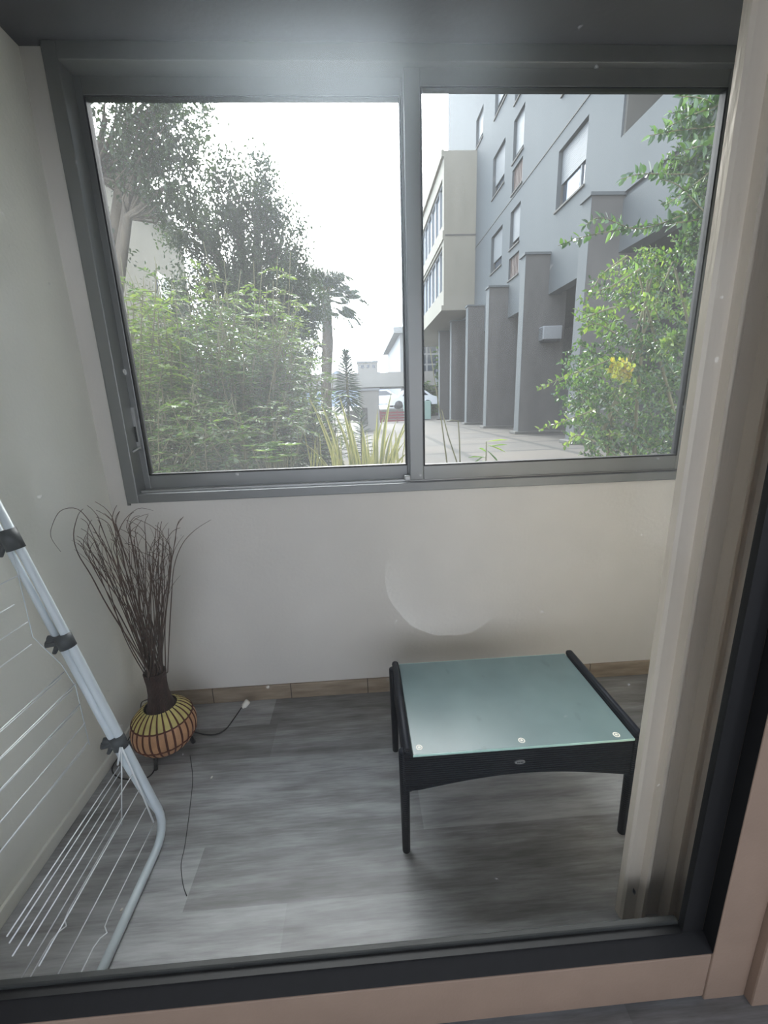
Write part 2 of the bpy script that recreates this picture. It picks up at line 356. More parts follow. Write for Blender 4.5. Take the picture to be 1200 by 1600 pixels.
# ribbed aluminium jamb outside the leaf
x0 = .678
prof = [(x0, .862), (x0, .842), (x0 + .006, .836), (x0 + .040, .836), (x0 + .044, .816), (x0 + .052, .816), (x0 + .056, .838), (x0 + .076, .838), (x0 + .080, .842), (x0 + .115, .842), (x0 + .118, .812), (x0 + .126, .812), (x0 + .128, .824), (x0 + .150, .824), (x0 + .155, .806), (x0 + .32, .806), (x0 + .32, .862)]
b = MB(); b.extrude_z(prof, 0, ZC); b.build('jamb', M['jamb'], d)
pp = P(1, .835, 990, 1392)
MB().tube([pp + V((-.003, -.0015, .012)), pp + V((0, -.0025, 0)), pp + V((.003, -.0015, -.012))], [.001, .0045, .001], 6).build('drain_slot', M['dark'], d)
b = MB(); b.box(-1.12, .9, .735, .752, 0, .02); b.build('threshold', M['bead'], d)
b = MB(); b.box(.885, 1.02, .64, .71, 0, 2.34, .004); b.box(-1.13, -1.09, .64, .71, 0, 2.34, .004); b.box(-1.09, .885, .64, .71, zt, 2.34, .004); b.build('door_frame', M['warm_lit_pvc'], d)
# ------------------------------------------------------------------ coffee table
T = empty('coffee_table', (.46, 1.29, 0), label='low black woven rattan coffee table with frosted glass top on grey plank floor', cat='table')
tx0, tx1, ty0, ty1, tz = .088, .848, 1.062, 1.520, .405
for x in (tx0 - .012, tx1 - .03):
    for y in (ty0, ty1 - .036):
        top = tz - .004
        MB().tube([(x + .015, y + .018, 0), (x + .015, y + .018, .25), (x + .015, y + .018, top)], [.013, .0155, .017], 10).build('leg', M['rattan'], T)
for x in (tx0, tx1 - .026):
    b = MB(); n_ = 14; poly = [(ty0, tz + .004), (ty0, .262)]
    for k in range(n_ + 1):
        t = k / n_; poly.append((ty0 + .03 + (ty1 - ty0 - .06) * t, .262 + .034 * math.sin(math.pi * t)))
    poly += [(ty1, .262), (ty1, tz + .004)]
    vs = [(x + .003, y, z) for y, z in poly] + [(x + .023, y, z) for y, z in poly]; m_ = len(poly)
    b.add(vs, [tuple(range(m_)), tuple(range(2 * m_ - 1, m_ - 1, -1))] + [(i, (i + 1) % m_, m_ + (i + 1) % m_, m_ + i) for i in range(m_)])
    sp = b.build('side_panel', M['rattan'], T)
    MB().tube([(x + .013, ty0 - .002, tz + .002), (x + .013, ty0 + .004, tz + .008), (x + .013, ty1 - .004, tz + .008), (x + .013, ty1 + .002, tz + .002)], .0135, 10).build('rim_cap', M['rattan'], sp)
for y in (ty0 + .006, ty1 - .026):
    poly = [(tx0 + .022, tz - .012), (tx0 + .022, .258)]
    for k in range(21):
        t = k / 20; poly.append((tx0 + .045 + (tx1 - tx0 - .09) * t, .258 + .036 * math.sin(math.pi * t)))
    poly += [(tx1 - .022, .258), (tx1 - .022, tz - .012)]
    ap = MB().extrude_y(poly, y, y + .02).build('apron', M['rattan'], T)
    if y < 1.1:
        c = P(1, y, 812, 1190)
        b = MB(); n_ = 20
        ring = [(c.x + .017 * math.cos(2 * math.pi * k / n_), c.z + .007 * math.sin(2 * math.pi * k / n_)) for k in range(n_)]
        bd = b.extrude_y(ring[::-1], y - .003, y).build('badge', M['alu_light'], ap)
        b = MB()
        for q in (-.008, -.003, .003, .008): b.box(c.x + q - .0012, c.x + q + .0018, y - .0037, y - .003, c.z - .002, c.z + .0025)
        b.build('badge_mark', M['dark'], bd)
tt = MB().box(tx0 + .029, tx1 - .029, ty0 - .004, ty1 + .004, tz - .008, tz, .0015).build('glass_top', M['frost'], T)
MB().box(tx0 + .029, tx1 - .029, ty0 - .0048, ty0 - .0038, tz - .0075, tz - .0005).build('glass_edge', M['glass_edge'], tt); MB().box(tx0 + .029, tx1 - .029, ty1 + .0036, ty1 + .0046, tz - .0075, tz + .0006).build('glass_edge', M['glass_edge'], tt)
for px in (655, 815, 963):
    c = P(2, tz, px, 1168 if px == 655 else (1157 if px == 815 else 1148))
    b = MB(); b.lathe((c.x, c.y, tz - .001), [(.0, .0016), (.004, .0018), (.0045, .0016)], 16); b.lathe((c.x, c.y, tz - .001), [(.007, .0016), (.0105, .0018), (.011, .0012)], 16)
    b.build('suction_pad', M['white_plastic'], tt)
# ------------------------------------------------------------------ twig lamp
LC = P(2, .130, 257, 1134); LC.z = 0; R0 = .125; CZ = .135
L = empty('twig_floor_lamp', LC, label='round bamboo floor lamp with tall dried brown twigs in the left corner', cat='lamp')
def rad(z):     # radius of the squat ball at height z
    t = (z - CZ) / .118; return R0 * math.sqrt(max(0, 1 - t * t)) if abs(t) < 1 else 0
zs = {'upper': (.186, .238), 'middle': (.098, .182), 'lower': (.028, .094)}
for nm, (za, zb) in zs.items():
    b = MB(); ns = 26
    for k in range(ns):
        a = 2 * math.pi * k / ns; half = .36 * 2 * math.pi / ns
        prof = [(rad(za + (zb - za) * j / 6) + .002, za + (zb - za) * j / 6) for j in range(7)]
        vs = []; 
        for r, z in prof:
            for s_ in (-1, 0, 1): vs.append((LC.x + (r + (.003 if s_ == 0 else 0)) * math.cos(a + s_ * half), LC.y + (r + (.003 if s_ == 0 else 0)) * math.sin(a + s_ * half), z))
        fs = [(j * 3 + i, j * 3 + i + 1, (j + 1) * 3 + i + 1, (j + 1) * 3 + i) for j in range(6) for i in range(2)]
        b.add(vs, fs, True)
    b.build('bamboo_slats', M['slat_cream'] if nm == 'upper' else M['slat_tan'], L, label=nm + ' band of ' + ('cream' if nm == 'upper' else 'tan') + ' bamboo slats')
core = MB().lathe((LC.x, LC.y, 0), [(0.001, .018)] + [(rad(.02 + .215 * j / 16) - .003, .02 + .215 * j / 16) for j in range(17)], 40).build('core', M['neck'], L)
b = MB()
for k in range(26):
    a = 2 * math.pi * (k + .5) / 26
    for off in (-.012, .012):
        b.tube([(LC.x + (rad(z) + .003) * math.cos(a + off), LC.y + (rad(z) + .003) * math.sin(a + off), z) for z in [.03 + .2 * j / 12 for j in range(13)]], .0016, 5)
b.build('ribs', M['rib'], L)
for z in (.184, .096, .030):
    b = MB(); r = rad(z) + .005; b.tube([(LC.x + r * math.cos(2 * math.pi * k / 40), LC.y + r * math.sin(2 * math.pi * k / 40), z) for k in range(41)], .0032, 6, False); b.build('hoop', M['rib'], L)
for k in range(3):
    a = .4 + 2 * math.pi * k / 3; b = MB(); b.tube([(LC.x + .085 * math.cos(a), LC.y + .085 * math.sin(a), .055), (LC.x + .10 * math.cos(a), LC.y + .10 * math.sin(a), .0)], .009, 8); b.build('foot', M['dark'], L)
NT = V((LC.x + .004, LC.y - .01, .42))
b = MB(); pr = [(.056, .228), (.050, .238), (.044, .262), (.037, .30), (.036, .345), (.041, .40)]
vs = []; 
b.lathe((LC.x + .002, LC.y, 0), pr, 28)
for k in range(46):
    a = 2 * math.pi * k / 46; b.tube([(LC.x + .002 + r * math.cos(a + .4 * z), LC.y + r * math.sin(a + .4 * z), z) for r, z in pr], .0032, 5)
b.build('neck', M['neck'], L)
# twig tips: fan mostly straight, leaning left on the one side, with curled ends
for k in range(64):
    a = random.uniform(0, 2 * math.pi); rr = .04 * math.sqrt(random.random())
    base = V((LC.x + .002 + rr * math.cos(a), LC.y + rr * .9 * math.sin(a), .36 + random.uniform(-.03, .02)))
    if k % 3 == 0: pxx, pyy = random.uniform(232, 276), random.uniform(820, 900)
    elif k % 3 == 1: pxx, pyy = random.uniform(128, 180), random.uniform(806, 870)
    else: pxx, pyy = random.uniform(165, 245), random.uniform(815, 885)
    tip = P(1, LC.y + random.uniform(-.12, .06), pxx, pyy); tip.x = max(tip.x, XL + .01); tx = tip.x; pts = []
    n_ = 16; w1, w2 = random.uniform(0, 6), random.uniform(0, 6); amp = random.uniform(.004, .013)
    bow = V((random.uniform(-.02, .02), random.uniform(-.02, .02), 0))
    for j in range(n_ + 1):
        t = j / n_; p = base.lerp(tip, t) + bow * math.sin(math.pi * t) + V((math.sin(w1 + 7 * t) * amp * t, math.cos(w2 + 6 * t) * amp * t, 0)); pts.append(p)
    cu = random.uniform(-1, 1); out = V((random.choice((-1, 1)), random.uniform(-.6, .2), 0)).normalized()
    p = pts[-1].copy(); ang = random.uniform(.0, .5); lc = random.uniform(.010, .020)
    for j in range(random.randint(1, 6)):
        ang += random.uniform(.04, .26); p = p + (V((0, 0, 1)) * math.cos(ang) + out * math.sin(ang)) * lc; p.x = max(p.x, XL + .006); pts.append(p.copy())
    n2 = len(pts); rs = [.0021 * (1 - .72 * j / n2) + .0003 for j in range(n2)]
    bb = MB().tube(pts, rs, 5)
    for _ in range(random.choice((0, 1, 1, 2))):   # side shoot
        j0 = random.randint(9, 14); q = pts[j0]; dr = (pts[j0 + 1] - pts[j0]).normalized(); sd = V((random.choice((-1, 1)), random.uniform(-.5, .5), 0)); sp_ = [q]
        for j in range(7):
            dr = (dr + sd * .13 * random.uniform(.3, 1.2)).normalized(); q = q + dr * .016; q.x = max(q.x, XL + .006); sp_.append(q.copy())
        bb.tube(sp_, [.0012 - .0001 * j for j in range(len(sp_))], 4)
    bb.build('twig', M['twig'], L)
# three long loose curls
def pxcurl(pts, y, name='twig'):
    w_ = [P(1, y, a, b_) for a, b_ in pts]
    for q in w_: q.x = max(q.x, XL + .004)
    # smooth
    sm = []
    for i in range(len(w_) - 1):
        p0, p1, p2, p3 = w_[max(i - 1, 0)], w_[i], w_[i + 1], w_[min(i + 2, len(w_) - 1)]
        for t in (0, .25, .5, .75): sm.append(.5 * ((2 * p1) + (-p0 + p2) * t + (2 * p0 - 5 * p1 + 4 * p2 - p3) * t * t + (-p0 + 3 * p1 - 3 * p2 + p3) * t ** 3))
    sm.append(w_[-1]); return sm
def join(base, pts): return [V(base)] + pts
bs = (LC.x - .01, LC.y - .01, .38)
c1 = pxcurl([(232, 1050), (215, 1020), (170, 950), (143, 900), (122, 865), (115, 835), (122, 805), (130, 795)], LC.y -0.09)
MB().tube([V((LC.x - .02, LC.y - .02, .36))] + c1, [.0026] * 8 + [.0026 - .0018 * j / (len(c1) - 7) for j in range(len(c1) - 7)], 5).build('twig', M['twig'], L)
c2 = pxcurl([(215, 960), (190, 900), (160, 850), (140, 815), (120, 795), (95, 798), (82, 820), (80, 840), (95, 862)], LC.y -0.17)
MB().tube([V((LC.x - .02, LC.y - .03, .38))] + c2, [.0018] * 12 + [.0015 - .0010 * j / (len(c2) - 11) for j in range(len(c2) - 11)], 5).build('twig', M['twig'], L)
c3 = pxcurl([(262, 1050), (264, 1000), (268, 930), (272, 885), (285, 850), (305, 828), (330, 812)], LC.y -0.03)
MB().tube([V((LC.x + .02, LC.y, .36))] + c3, [.0022] * 10 + [.0018 - .0012 * j / (len(c3) - 9) for j in range(len(c3) - 9)], 5).build('twig', M['twig'], L)
c4 = pxcurl([(215, 1000), (195, 930), (182, 860), (190, 820), (215, 795), (240, 798)], LC.y -0.07)
MB().tube([V((LC.x, LC.y, .36))] + c4, [.0020] * 10 + [.0015 - .0010 * j / (len(c4) - 9) for j in range(len(c4) - 9)], 5).build('twig', M['twig'], L)
def flo(pts, z, r, name, mat, par=None, **k):
    w_ = [P(2, z if not isinstance(z, list) else z[i], a, b_) for i, (a, b_) in enumerate(pts)]
    for q in w_: q.x = max(q.x, XL + .02)
    sm = []
    for i in range(len(w_) - 1):
        p0, p1, p2, p3 = w_[max(i - 1, 0)], w_[i], w_[i + 1], w_[min(i + 2, len(w_) - 1)]
        for t in (0, .2, .4, .6, .8): sm.append(.5 * ((2 * p1) + (-p0 + p2) * t + (2 * p0 - 5 * p1 + 4 * p2 - p3) * t * t + (-p0 + 3 * p1 - 3 * p2 + p3) * t ** 3))
    sm.append(w_[-1]); return MB().tube(sm, r, 6).build(name, mat, par, **k)
flo([(295, 1140), (312, 1146), (335, 1148), (352, 1140), (364, 1125), (378, 1105)], [.02, .004, .004, .006, .01, .03], .0028, 'cord', M['dark'], L)
c = P(2, .035, 379, 1106); e = P(2, .055, 387, 1096)
MB().tube([c, c.lerp(e, .15), c.lerp(e, .25), e, e + (e - c) * .12], [.007, .0075, .0135, .0145, .011], 14).build('plug', M['white_plastic'], L)
flo([(238, 1092), (215, 1098), (204, 1120), (206, 1148), (218, 1165), (232, 1150), (222, 1130), (205, 1138), (190, 1146)], [.15, .10, .05, .02, .01, .02, .06, .05, .03], .0026, 'cord', M['dark'], L)
flo([(188, 1148), (176, 1175), (174, 1200), (184, 1214), (205, 1218), (232, 1214), (244, 1195), (240, 1178)], [.03, .01, .005, .004, .004, .004, .006, .01], .0026, 'cord', M['dark'], L)
# loose black string and a scrap on the floor
s_ = flo([(297, 1180), (301, 1215), (297, 1260), (289, 1320), (283, 1350), (286, 1382), (292, 1400)], .0016, .0011, 'string', M['dark'], None, label='thin black string lying on the grey floor below the lamp', cat='string')
c = P(2, 0, 331, 1215)
def crumb(c, nm, lab, s=.005):
    b = MB(); b.extrude_z([(c.x - s * .7, c.y - s), (c.x + s * .6, c.y - s * .8), (c.x + s * .7, c.y + s), (c.x - s * .5, c.y + s * .9)], .0005, s * .7); b.build(nm, M['white_plastic'], None, label=lab, cat='litter')
crumb(c, 'paper_scrap', 'tiny white scrap on the floor in front of the round lamp')
crumb(P(2, 0, 190, 1422), 'paper_scrap', 'tiny white scrap on the floor under the airer wires', .004)
# ------------------------------------------------------------------ clothes airer leaning on the left wall
A = empty('clothes_airer', (-.76, 1.225, 0), label='folded white metal clothes airer leaning on the left wall', cat='clothes airer')
ya, yn = 1.225, .738
def lean(z): return -.752 - .2353 * z
def arc(p0, p1, p2, n=7): return [((1 - t) ** 2) * V(p0) + 2 * t * (1 - t) * V(p1) + t * t * V(p2) for t in [i / n for i in range(n + 1)]]
ra = .0135
pts = [V((lean(z), ya, z)) for z in (1.25, 1.0, .7, .4, .16)] + arc((lean(.12), ya, .12), (-.752, ya + .01, .014), (-.752, ya - .10, .014)) + [V((-.752, 1.0, .014)), V((-.752, yn, .014))]
MB().tube(pts, [.0105] * 2 + [.012, .0135] + [.0135] * 12 if False else [(.0115 if p.z > .7 else ra) for p in pts], 12).build('frame_tube', M['white_coat'], A)
pts = [V((lean(z) - .030, ya - .002, z)) for z in (1.22, .78)]
MB().tube(pts, .0095, 10).build('frame_tube', M['white_coat'], A)
pts = [V((lean(z) - o_, ya - .001, z)) for z, o_ in ((.78, .024), (.5, .024), (.3, .022), (.2, .017), (.12, .010), (.08, .004))]
MB().tube(pts, [.013, .013, .013, .012, .011, .009], 12).build('frame_tube', M['white_coat'], A)
pts = arc((lean(1.25), ya, 1.25), (lean(1.32), ya, 1.32), (lean(1.32) + .0, ya - .08, 1.315)) + [V((lean(1.32), yn + .08, 1.315))] + arc((lean(1.32), yn + .08, 1.315), (lean(1.32), yn, 1.315), (lean(1.25), yn, 1.25)) + [V((lean(.62), yn, .62))]
MB().tube(pts, .0115, 12).build('frame_tube', M['white_coat'], A)
def joint(z, h):
    x = lean(z); b = MB()
    b.tube([(x + .235 * h * .5 - .010, ya - .002, z - h * .5), (x - .235 * h * .5 - .010, ya - .002, z + h * .5)], .024, 12)
    b.tube([(x - .02, ya - .004, z + h * .2), (x - .052, ya - .012, z + h * .30)], [.010, .013], 8)
    b.tube([(x - .02, ya - .004, z - h * .1), (x - .060, ya - .012, z - h * .05)], [.009, .012], 8)
    b.tube([(x - .03, ya - .006, z - h * .2), (x - .045, ya - .010, z - h * .8)], [.009, .006], 8)
    b.build('hinge_clamp', M['grey_plastic'], A)
for z, h in ((1.105, .06), (.77, .045), (.385, .045)): joint(z, h)
# upper wing
rod = lambda pts, r=.0026: MB().tube(pts, r, 8).build('rod', M['wire'], A)
MB().tube([(-1.012, 1.205, 1.09), (-1.018, 1.203, .80), (-.955, 1.203, .70), (-.930, 1.203, .62), (-.932, 1.203, .40)], .0012, 8).build('rod', M['white_coat'], A)
for px, py in ((27, 900), (22, 945), (43, 972), (49, 1007), (100, 1050), (118, 1068), (125, 1100), (133, 1130), (137, 1160)):
    q = P(1, 1.203, px, py)
    MB().tube([q, (q.x, yn, q.z)], .0019, 6).build('wire', M['wire'], A)
    if px in (100, 118, 125, 137): MB().tube([(q.x - .004, q.y - .01, q.z - .012), (q.x - .012, yn, q.z - .012)], .0015, 6).build('wire', M['wire'], A)
# lower wing: two rods down from the clamp, wires towards the door
j0 = P(1, 1.20, 190, 1168)
e1 = P(1, 1.20, 240, 1285); e2 = P(1, 1.20, 190, 1290)
rod([j0, j0.lerp(e1, .55) + V((.002, 0, .002)), e1], .0028); rod([j0, e2], .0022)
rod([j0 + V((-.004, 0, 0)), P(1, 1.20, 184, 1195)], .0035)
def kink(q, yk):
    return [q, (q.x, yk + .03, q.z), (q.x - .004, yk + .015, q.z - .012), (q.x + .010, yk, q.z - .014), (q.x + .004, yk - .018, q.z - .004), (q.x, yk - .04, q.z), (q.x, yn - .001, q.z)]
for px, py, kk in ((186, 1198, 0), (188, 1206, 0), (190, 1222, 0), (207, 1210, 0), (190, 1262, 0), (190, 1278, 1), (217, 1235, 0), (228, 1262, 0), (240, 1288, 1)):
    q = P(1, 1.20, px, py)
    MB().tube(kink(q, .895) if kk else [q, (q.x, yn - .001, q.z)], .0019, 6).build('wire', M['wire'], A)
# ------------------------------------------------------------------ outdoors
ZG = .25; XP = 5.6; XF = 6.4
struct(MB().box(-60, 60, D + .22, 260, ZG - .3, ZG), 'ground', M['paving'])
b = MB(); b.box(-9, 1.15, 2.2, 8.6, ZG - .02, ZG + .12, .03); b.box(1.15, 4.2, 2.2, 4.3, ZG - .02, ZG + .12, .03); struct(b, 'planting_bed', M['soil'])
# apartment building with the arcade
B = empty('apartment_building', (XF, 20, ZG), label='pale apartment block with tall grey pillars right of the courtyard', cat='building')
ys, ye, zb, zt_ = 2.6, 31.2, 4.75, 24.0
holes = [(12.95, 14.68, 7.05, 8.64), (17.73, 18.84, 10.28, 11.66), (17.73, 18.82, 9.22, 10.04), (17.77, 18.84, 7.3, 8.63), (17.72, 18.86, 6.17, 6.97),
         (19.8, 21.4, 10.12, 11.68), (19.8, 21.35, 7.08, 8.6), (23.15, 24.38, 13.45, 14.7), (19.8, 21.35, 13.1, 14.6), (17.75, 18.85, 12.2, 14.0), (23.15, 24.38, 16.4, 17.7), (12.95, 14.68, 10.05, 11.64), (12.95, 14.68, 13.05, 14.64)]
bay = (ys, 11.34, 7.28, 10.3)
def gridwall(X, y0, y1, z0, z1, hs, depth):
    Y = sorted({y0, y1} | {h[0] for h in hs} | {h[1] for h in hs}); Z = sorted({z0, z1} | {h[2] for h in hs} | {h[3] for h in hs}); b = MB()
    for i in range(len(Y) - 1):
        for j in range(len(Z) - 1):
            cy, cz = (Y[i] + Y[i + 1]) / 2, (Z[j] + Z[j + 1]) / 2
            if any(h[0] < cy < h[1] and h[2] < cz < h[3] for h in hs): continue
            b.add([(X, Y[i], Z[j]), (X, Y[i + 1], Z[j]), (X, Y[i + 1], Z[j + 1]), (X, Y[i], Z[j + 1])], [(0, 1, 2, 3)])
    for h in hs:
        a, c, e, f = h; q = X + (depth if h is not bay else 1.4)
        b.add([(X, a, e), (X, c, e), (X, c, f), (X, a, f), (q, a, e), (q, c, e), (q, c, f), (q, a, f)], [(0, 1, 5, 4), (1, 2, 6, 5), (2, 3, 7, 6), (3, 0, 4, 7)])
    return b
gw = gridwall(XF, ys, ye, zb, zt_, holes + [bay], .22)
gw.add([(XF, ye, zb), (XF + 12, ye, zb), (XF + 12, ye, zt_), (XF, ye, zt_)], [(0, 1, 2, 3)]); gw.add([(XF, ys, zb), (XF + 12, ys, zb), (XF + 12, ys, zt_), (XF, ys, zt_)], [(0, 1, 2, 3)])
gw.add([(XF, ys, zb), (XF + .35, ys, zb), (XF + .35, ye, zb), (XF, ye, zb)], [(0, 1, 2, 3)]); gw.add([(XF, ys, zt_), (XF + 12, ys, zt_), (XF + 12, ye, zt_), (XF, ye, zt_)], [(0, 1, 2, 3)])
gw.build('facade_wall', M['facade'], B)
MB().box(XF + 1.4, XF + 1.5, ys, 11.34, 7.28, 10.3).build('bay_panel', M['bay'], B)
MB().box(XF + .05, XF + 1.4, 11.26, 11.34, 7.3, 10.28).build('bay_panel', M['bay'], B)
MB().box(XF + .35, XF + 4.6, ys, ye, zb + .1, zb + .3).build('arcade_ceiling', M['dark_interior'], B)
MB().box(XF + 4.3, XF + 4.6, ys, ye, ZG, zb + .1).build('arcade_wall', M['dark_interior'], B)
b = MB(); b.box(XF - .02, XF, ys, ye, 9.06, 9.09); b.build('string_course', M['concrete'], B)
b = MB(); b.box(XF - .07, XF, ys, 10.9, 5.98, 6.12); b.build('ledge', M['facade'], B)
b = MB(); b.box(XF - .05, XF, ys, 10.9, zb, 5.86); b.build('fascia', M['facade'], B)
for i, yp in enumerate((10.9, 14.85, 18.75, 22.2, 26.0, 29.7)):
    b = MB(); b.box(XP, XP + 1.42, yp, yp + .42, ZG, zb + .3); b.box(XP, XF + .02, yp, yp + .42, zb + .3, 5.93)
    p_ = b.build('pillar', M['pillar'], B)
    b = MB(); b.box(XP - .012, XP, yp - .005, yp + .43, ZG, 5.93); b.build('lit_face', M['facade'], p_)  # lit left side put on as a strip of facade colour
    b = MB(); b.box(XP - .06, XF, yp - .05, yp + .47, 5.93, 6.0); b.build('cap', M['facade'], p_)
    b = MB(); b.box(XP - .14, XP + 1.5, yp - .10, yp + .52, ZG, ZG + .10, .02); b.build('plinth', M['concrete'], p_)
def facwin(h, kind):
    a, c, e, f = h; x = XF + .13
    b = MB(); t = .07; b.box(x, x + .06, a, a + t, e, f); b.box(x, x + .06, c - t, c, e, f); b.box(x, x + .06, a, c, e, e + t); b.box(x, x + .06, a, c, f - t, f)
    wn = b.build('window', M['concrete'] if kind != 'bars' else M['brown'], B)
    MB().box(x + .05, x + .07, a, c, e, f).build('pane', M['glass_dark'], wn)
    if kind == 'shutter':
        zs_ = e + (f - e) * .44; b = MB(); k = zs_
        while k < f - .02: b.box(x - .02, x + .02, a + .05, c - .05, k, min(k + .046, f)); k += .055
        b.build('roller_shutter', M['shutter'], wn)
        m_ = a + (c - a) * .30; MB().box(x + .01, x + .05, m_ - .03, m_ + .03, e, zs_).build('mullion', M['white_trim'], wn)
        MB().box(x + .035, x + .05, m_ + .1, c - .35, e + .08, zs_ - .03).build('sky_reflection', M['glass_sky'], wn)  # pale panel standing in for sky reflected in the pane
    elif kind == 'half':
        zs_ = e + (f - e) * .3; b = MB(); k = zs_
        while k < f - .02: b.box(x - .02, x + .02, a + .05, c - .05, k, min(k + .046, f)); k += .055
        b.build('roller_shutter', M['shutter'], wn)
    elif kind == 'bars':
        b = MB(); n_ = 7
        for k in range(n_): q = a + (c - a) * (k + .5) / n_; b.box(x - .06, x - .02, q - .045, q + .045, e, f)
        b.build('railing', M['brown'], wn)
    b = MB(); b.box(XF - .05, XF + .12, a - .04, c + .04, e - .05, e); b.build('sill', M['concrete'], wn)
kinds = ['shutter', 'shutter_full', 'bars', 'shutter_full', 'bars', 'half', 'half', 'half', 'half', 'half', 'half', 'shutter', 'shutter']
for h, k in zip(holes, kinds):
    if k == 'shutter_full':
        facwin(h, 'plain'); 
    else: facwin(h, k)
for h in (holes[1], holes[3]):
    b = MB(); k = h[2] + .25
    while k < h[3] - .02: b.box(XF + .10, XF + .14, h[0] + .06, h[1] - .06, k, k + .046); k += .055
    b.build('roller_shutter', M['shutter'], B)
# projecting beige volume at the far end
bx0, bx1, by0, by1, bz0, bz1 = 4.75, XF, 24.1, 39.0, 6.15, 13.35
hs = [(24.5, 38.6, 10.25, 12.35), (24.5, 38.6, 7.2, 9.35)]
vb = gridwall(bx0, by0, by1, bz0, bz1, hs, .3)
vb.add([(bx0, by0, bz0), (bx1 + 1, by0, bz0), (bx1 + 1, by0, bz1), (bx0, by0, bz1)], [(0, 1, 2, 3)])
vb.add([(bx0, by0, bz1), (bx1 + 6, by0, bz1), (bx1 + 6, by1, bz1), (bx0, by1, bz1)], [(0, 1, 2, 3)]); vb.add([(bx0, by0, bz0), (bx1 + 6, by0, bz0), (bx1 + 6, by1, bz0), (bx0, by1, bz0)], [(0, 1, 2, 3)])
vb.add([(bx0, by1, bz0), (bx1 + 6, by1, bz0), (bx1 + 6, by1, bz1), (bx0, by1, bz1)], [(0, 1, 2, 3)])
bv = vb.build('projecting_volume', M['beige'], B)
b = MB(); b.box(bx0 + .05, bx1, by0 - .02, by0 + .01, 9.65, 9.72); b.build('joint_line', M['concrete'], bv)
for a, c, e, f in hs:
    MB().box(bx0 + .22, bx0 + .26, a, c, e, f).build('window_band', M['glass_sky'], bv)
    b = MB()
    for k in range(12): q = a + (c - a) * k / 11; b.box(bx0 + .10, bx0 + .22, q - .05, q + .05, e, f)
    b.box(bx0 + .1, bx0 + .22, a, c, e, e + .08); b.box(bx0 + .1, bx0 + .22, a, c, f - .08, f)
    b.build('mullions', M['white_trim'], bv)
b = MB(); b.box(bx0 - .12, bx0, by0, by1, bz1 - .25, bz1 + .05); b.box(bx0 - .12, bx0, by0, by1, bz0, bz0 + .25); b.box(bx0 - .06, bx0, by0, by1, 9.5, 9.9); b.build('cornice', M['beige'], bv)
# air conditioner on the pillar
ac = empty('air_conditioner', (6.45, 14.45, 3.3), label='white boxy air conditioner unit hung on the grey pillar behind the leafy shrub', cat='air conditioner')
MB().box(6.14, 6.78, 14.45, 14.85, 3.32, 3.74, .03).build('casing', M['white_trim'], ac)
b = MB()
for k in range(7): b.box(6.13, 6.14, 14.50, 14.80, 3.37 + k * .05, 3.39 + k * .05)
b.build('grille', M['grey_plastic'], ac); MB().box(6.2, 6.72, 14.45, 14.9, 3.26, 3.32).build('bracket', M['dark'], ac)
# far end of the courtyard
wl = empty('concrete_wall', (1, 40, ZG), label='long grey concrete bridge wall across the far end of the courtyard', cat='wall')
b = MB(); b.box(-12, 7.0, 40, 40.5, 2.95, 4.2); b.build('parapet', M['hazed_concrete'], wl)
b = MB(); b.box(-12, 7.0, 40.2, 43, 2.85, 2.95); b.build('deck', M['concrete'], wl)
for x in (-11, -4.2, 6.9): MB().box(x - .3, x + .3, 41, 41.6, ZG, 2.9).build('pier', M['concrete'], wl)
tr = empty('roof_cabin', (.9, 60, ZG), label='small square grey building rising above the far concrete wall', cat='building')
MB().box(.1, 2.8, 60, 63, ZG, 6.9).build('wall', M['hazed_concrete'], tr); MB().box(0, 2.9, 59.9, 63.1, 6.9, 7.1).build('roof', M['white_trim'], tr)
for k in range(3): MB().box(.6 + k * .75, .95 + k * .75, 59.96, 60.02, 6.2, 6.6).build('window', M['glass_dark'], tr)
ub = empty('utility_cabinet', (.42, 20.5, ZG), label='haze-paled concrete utility block standing before the far courtyard wall', cat='utility cabinet')
b = MB(); b.box(.02, .95, 20, 20.8, ZG, 2.05, .02); b.build('body', M['hazed_concrete'], ub); MB().box(-.03, 1.0, 19.95, 20.85, 2.05, 2.15).build('lid', M['white_trim'], ub); MB().box(.14, .40, 19.98, 20.0, ZG + .3, 1.3).build('panel', M['pillar'], ub)
# white pavilion
pv = empty('pavilion', (5.5, 46, ZG), label='white building with small square window panes beyond the far pillars', cat='building')
g = gridwall(4.35, 44, 62, ZG, 8.2, [], .2); g.add([(4.35, 44, ZG), (14, 44, ZG), (14, 44, 8.2), (4.35, 44, 8.2)], [(0, 1, 2, 3)]); g.build('wall', M['white_trim'], pv)
b = MB(); b.box(3.7, 14, 43.3, 62, 8.0, 8.55); b.build('roof', M['white_trim'], pv)
for r_ in range(4):
    for c_ in range(5):
        x = 6.05 + c_ * 1.02; z = 4.2 + r_ * .98; MB().box(x, x + .84, 43.95, 43.99, z, z + .82).build('window', M['glass_dark'], pv)
gb = empty('low_wall', (8, 36, ZG), label='low grey garden wall behind the far pillars', cat='wall'); MB().box(5.1, 12, 39.5, 39.8, ZG, 2.8).build('wall', M['concrete'], gb)
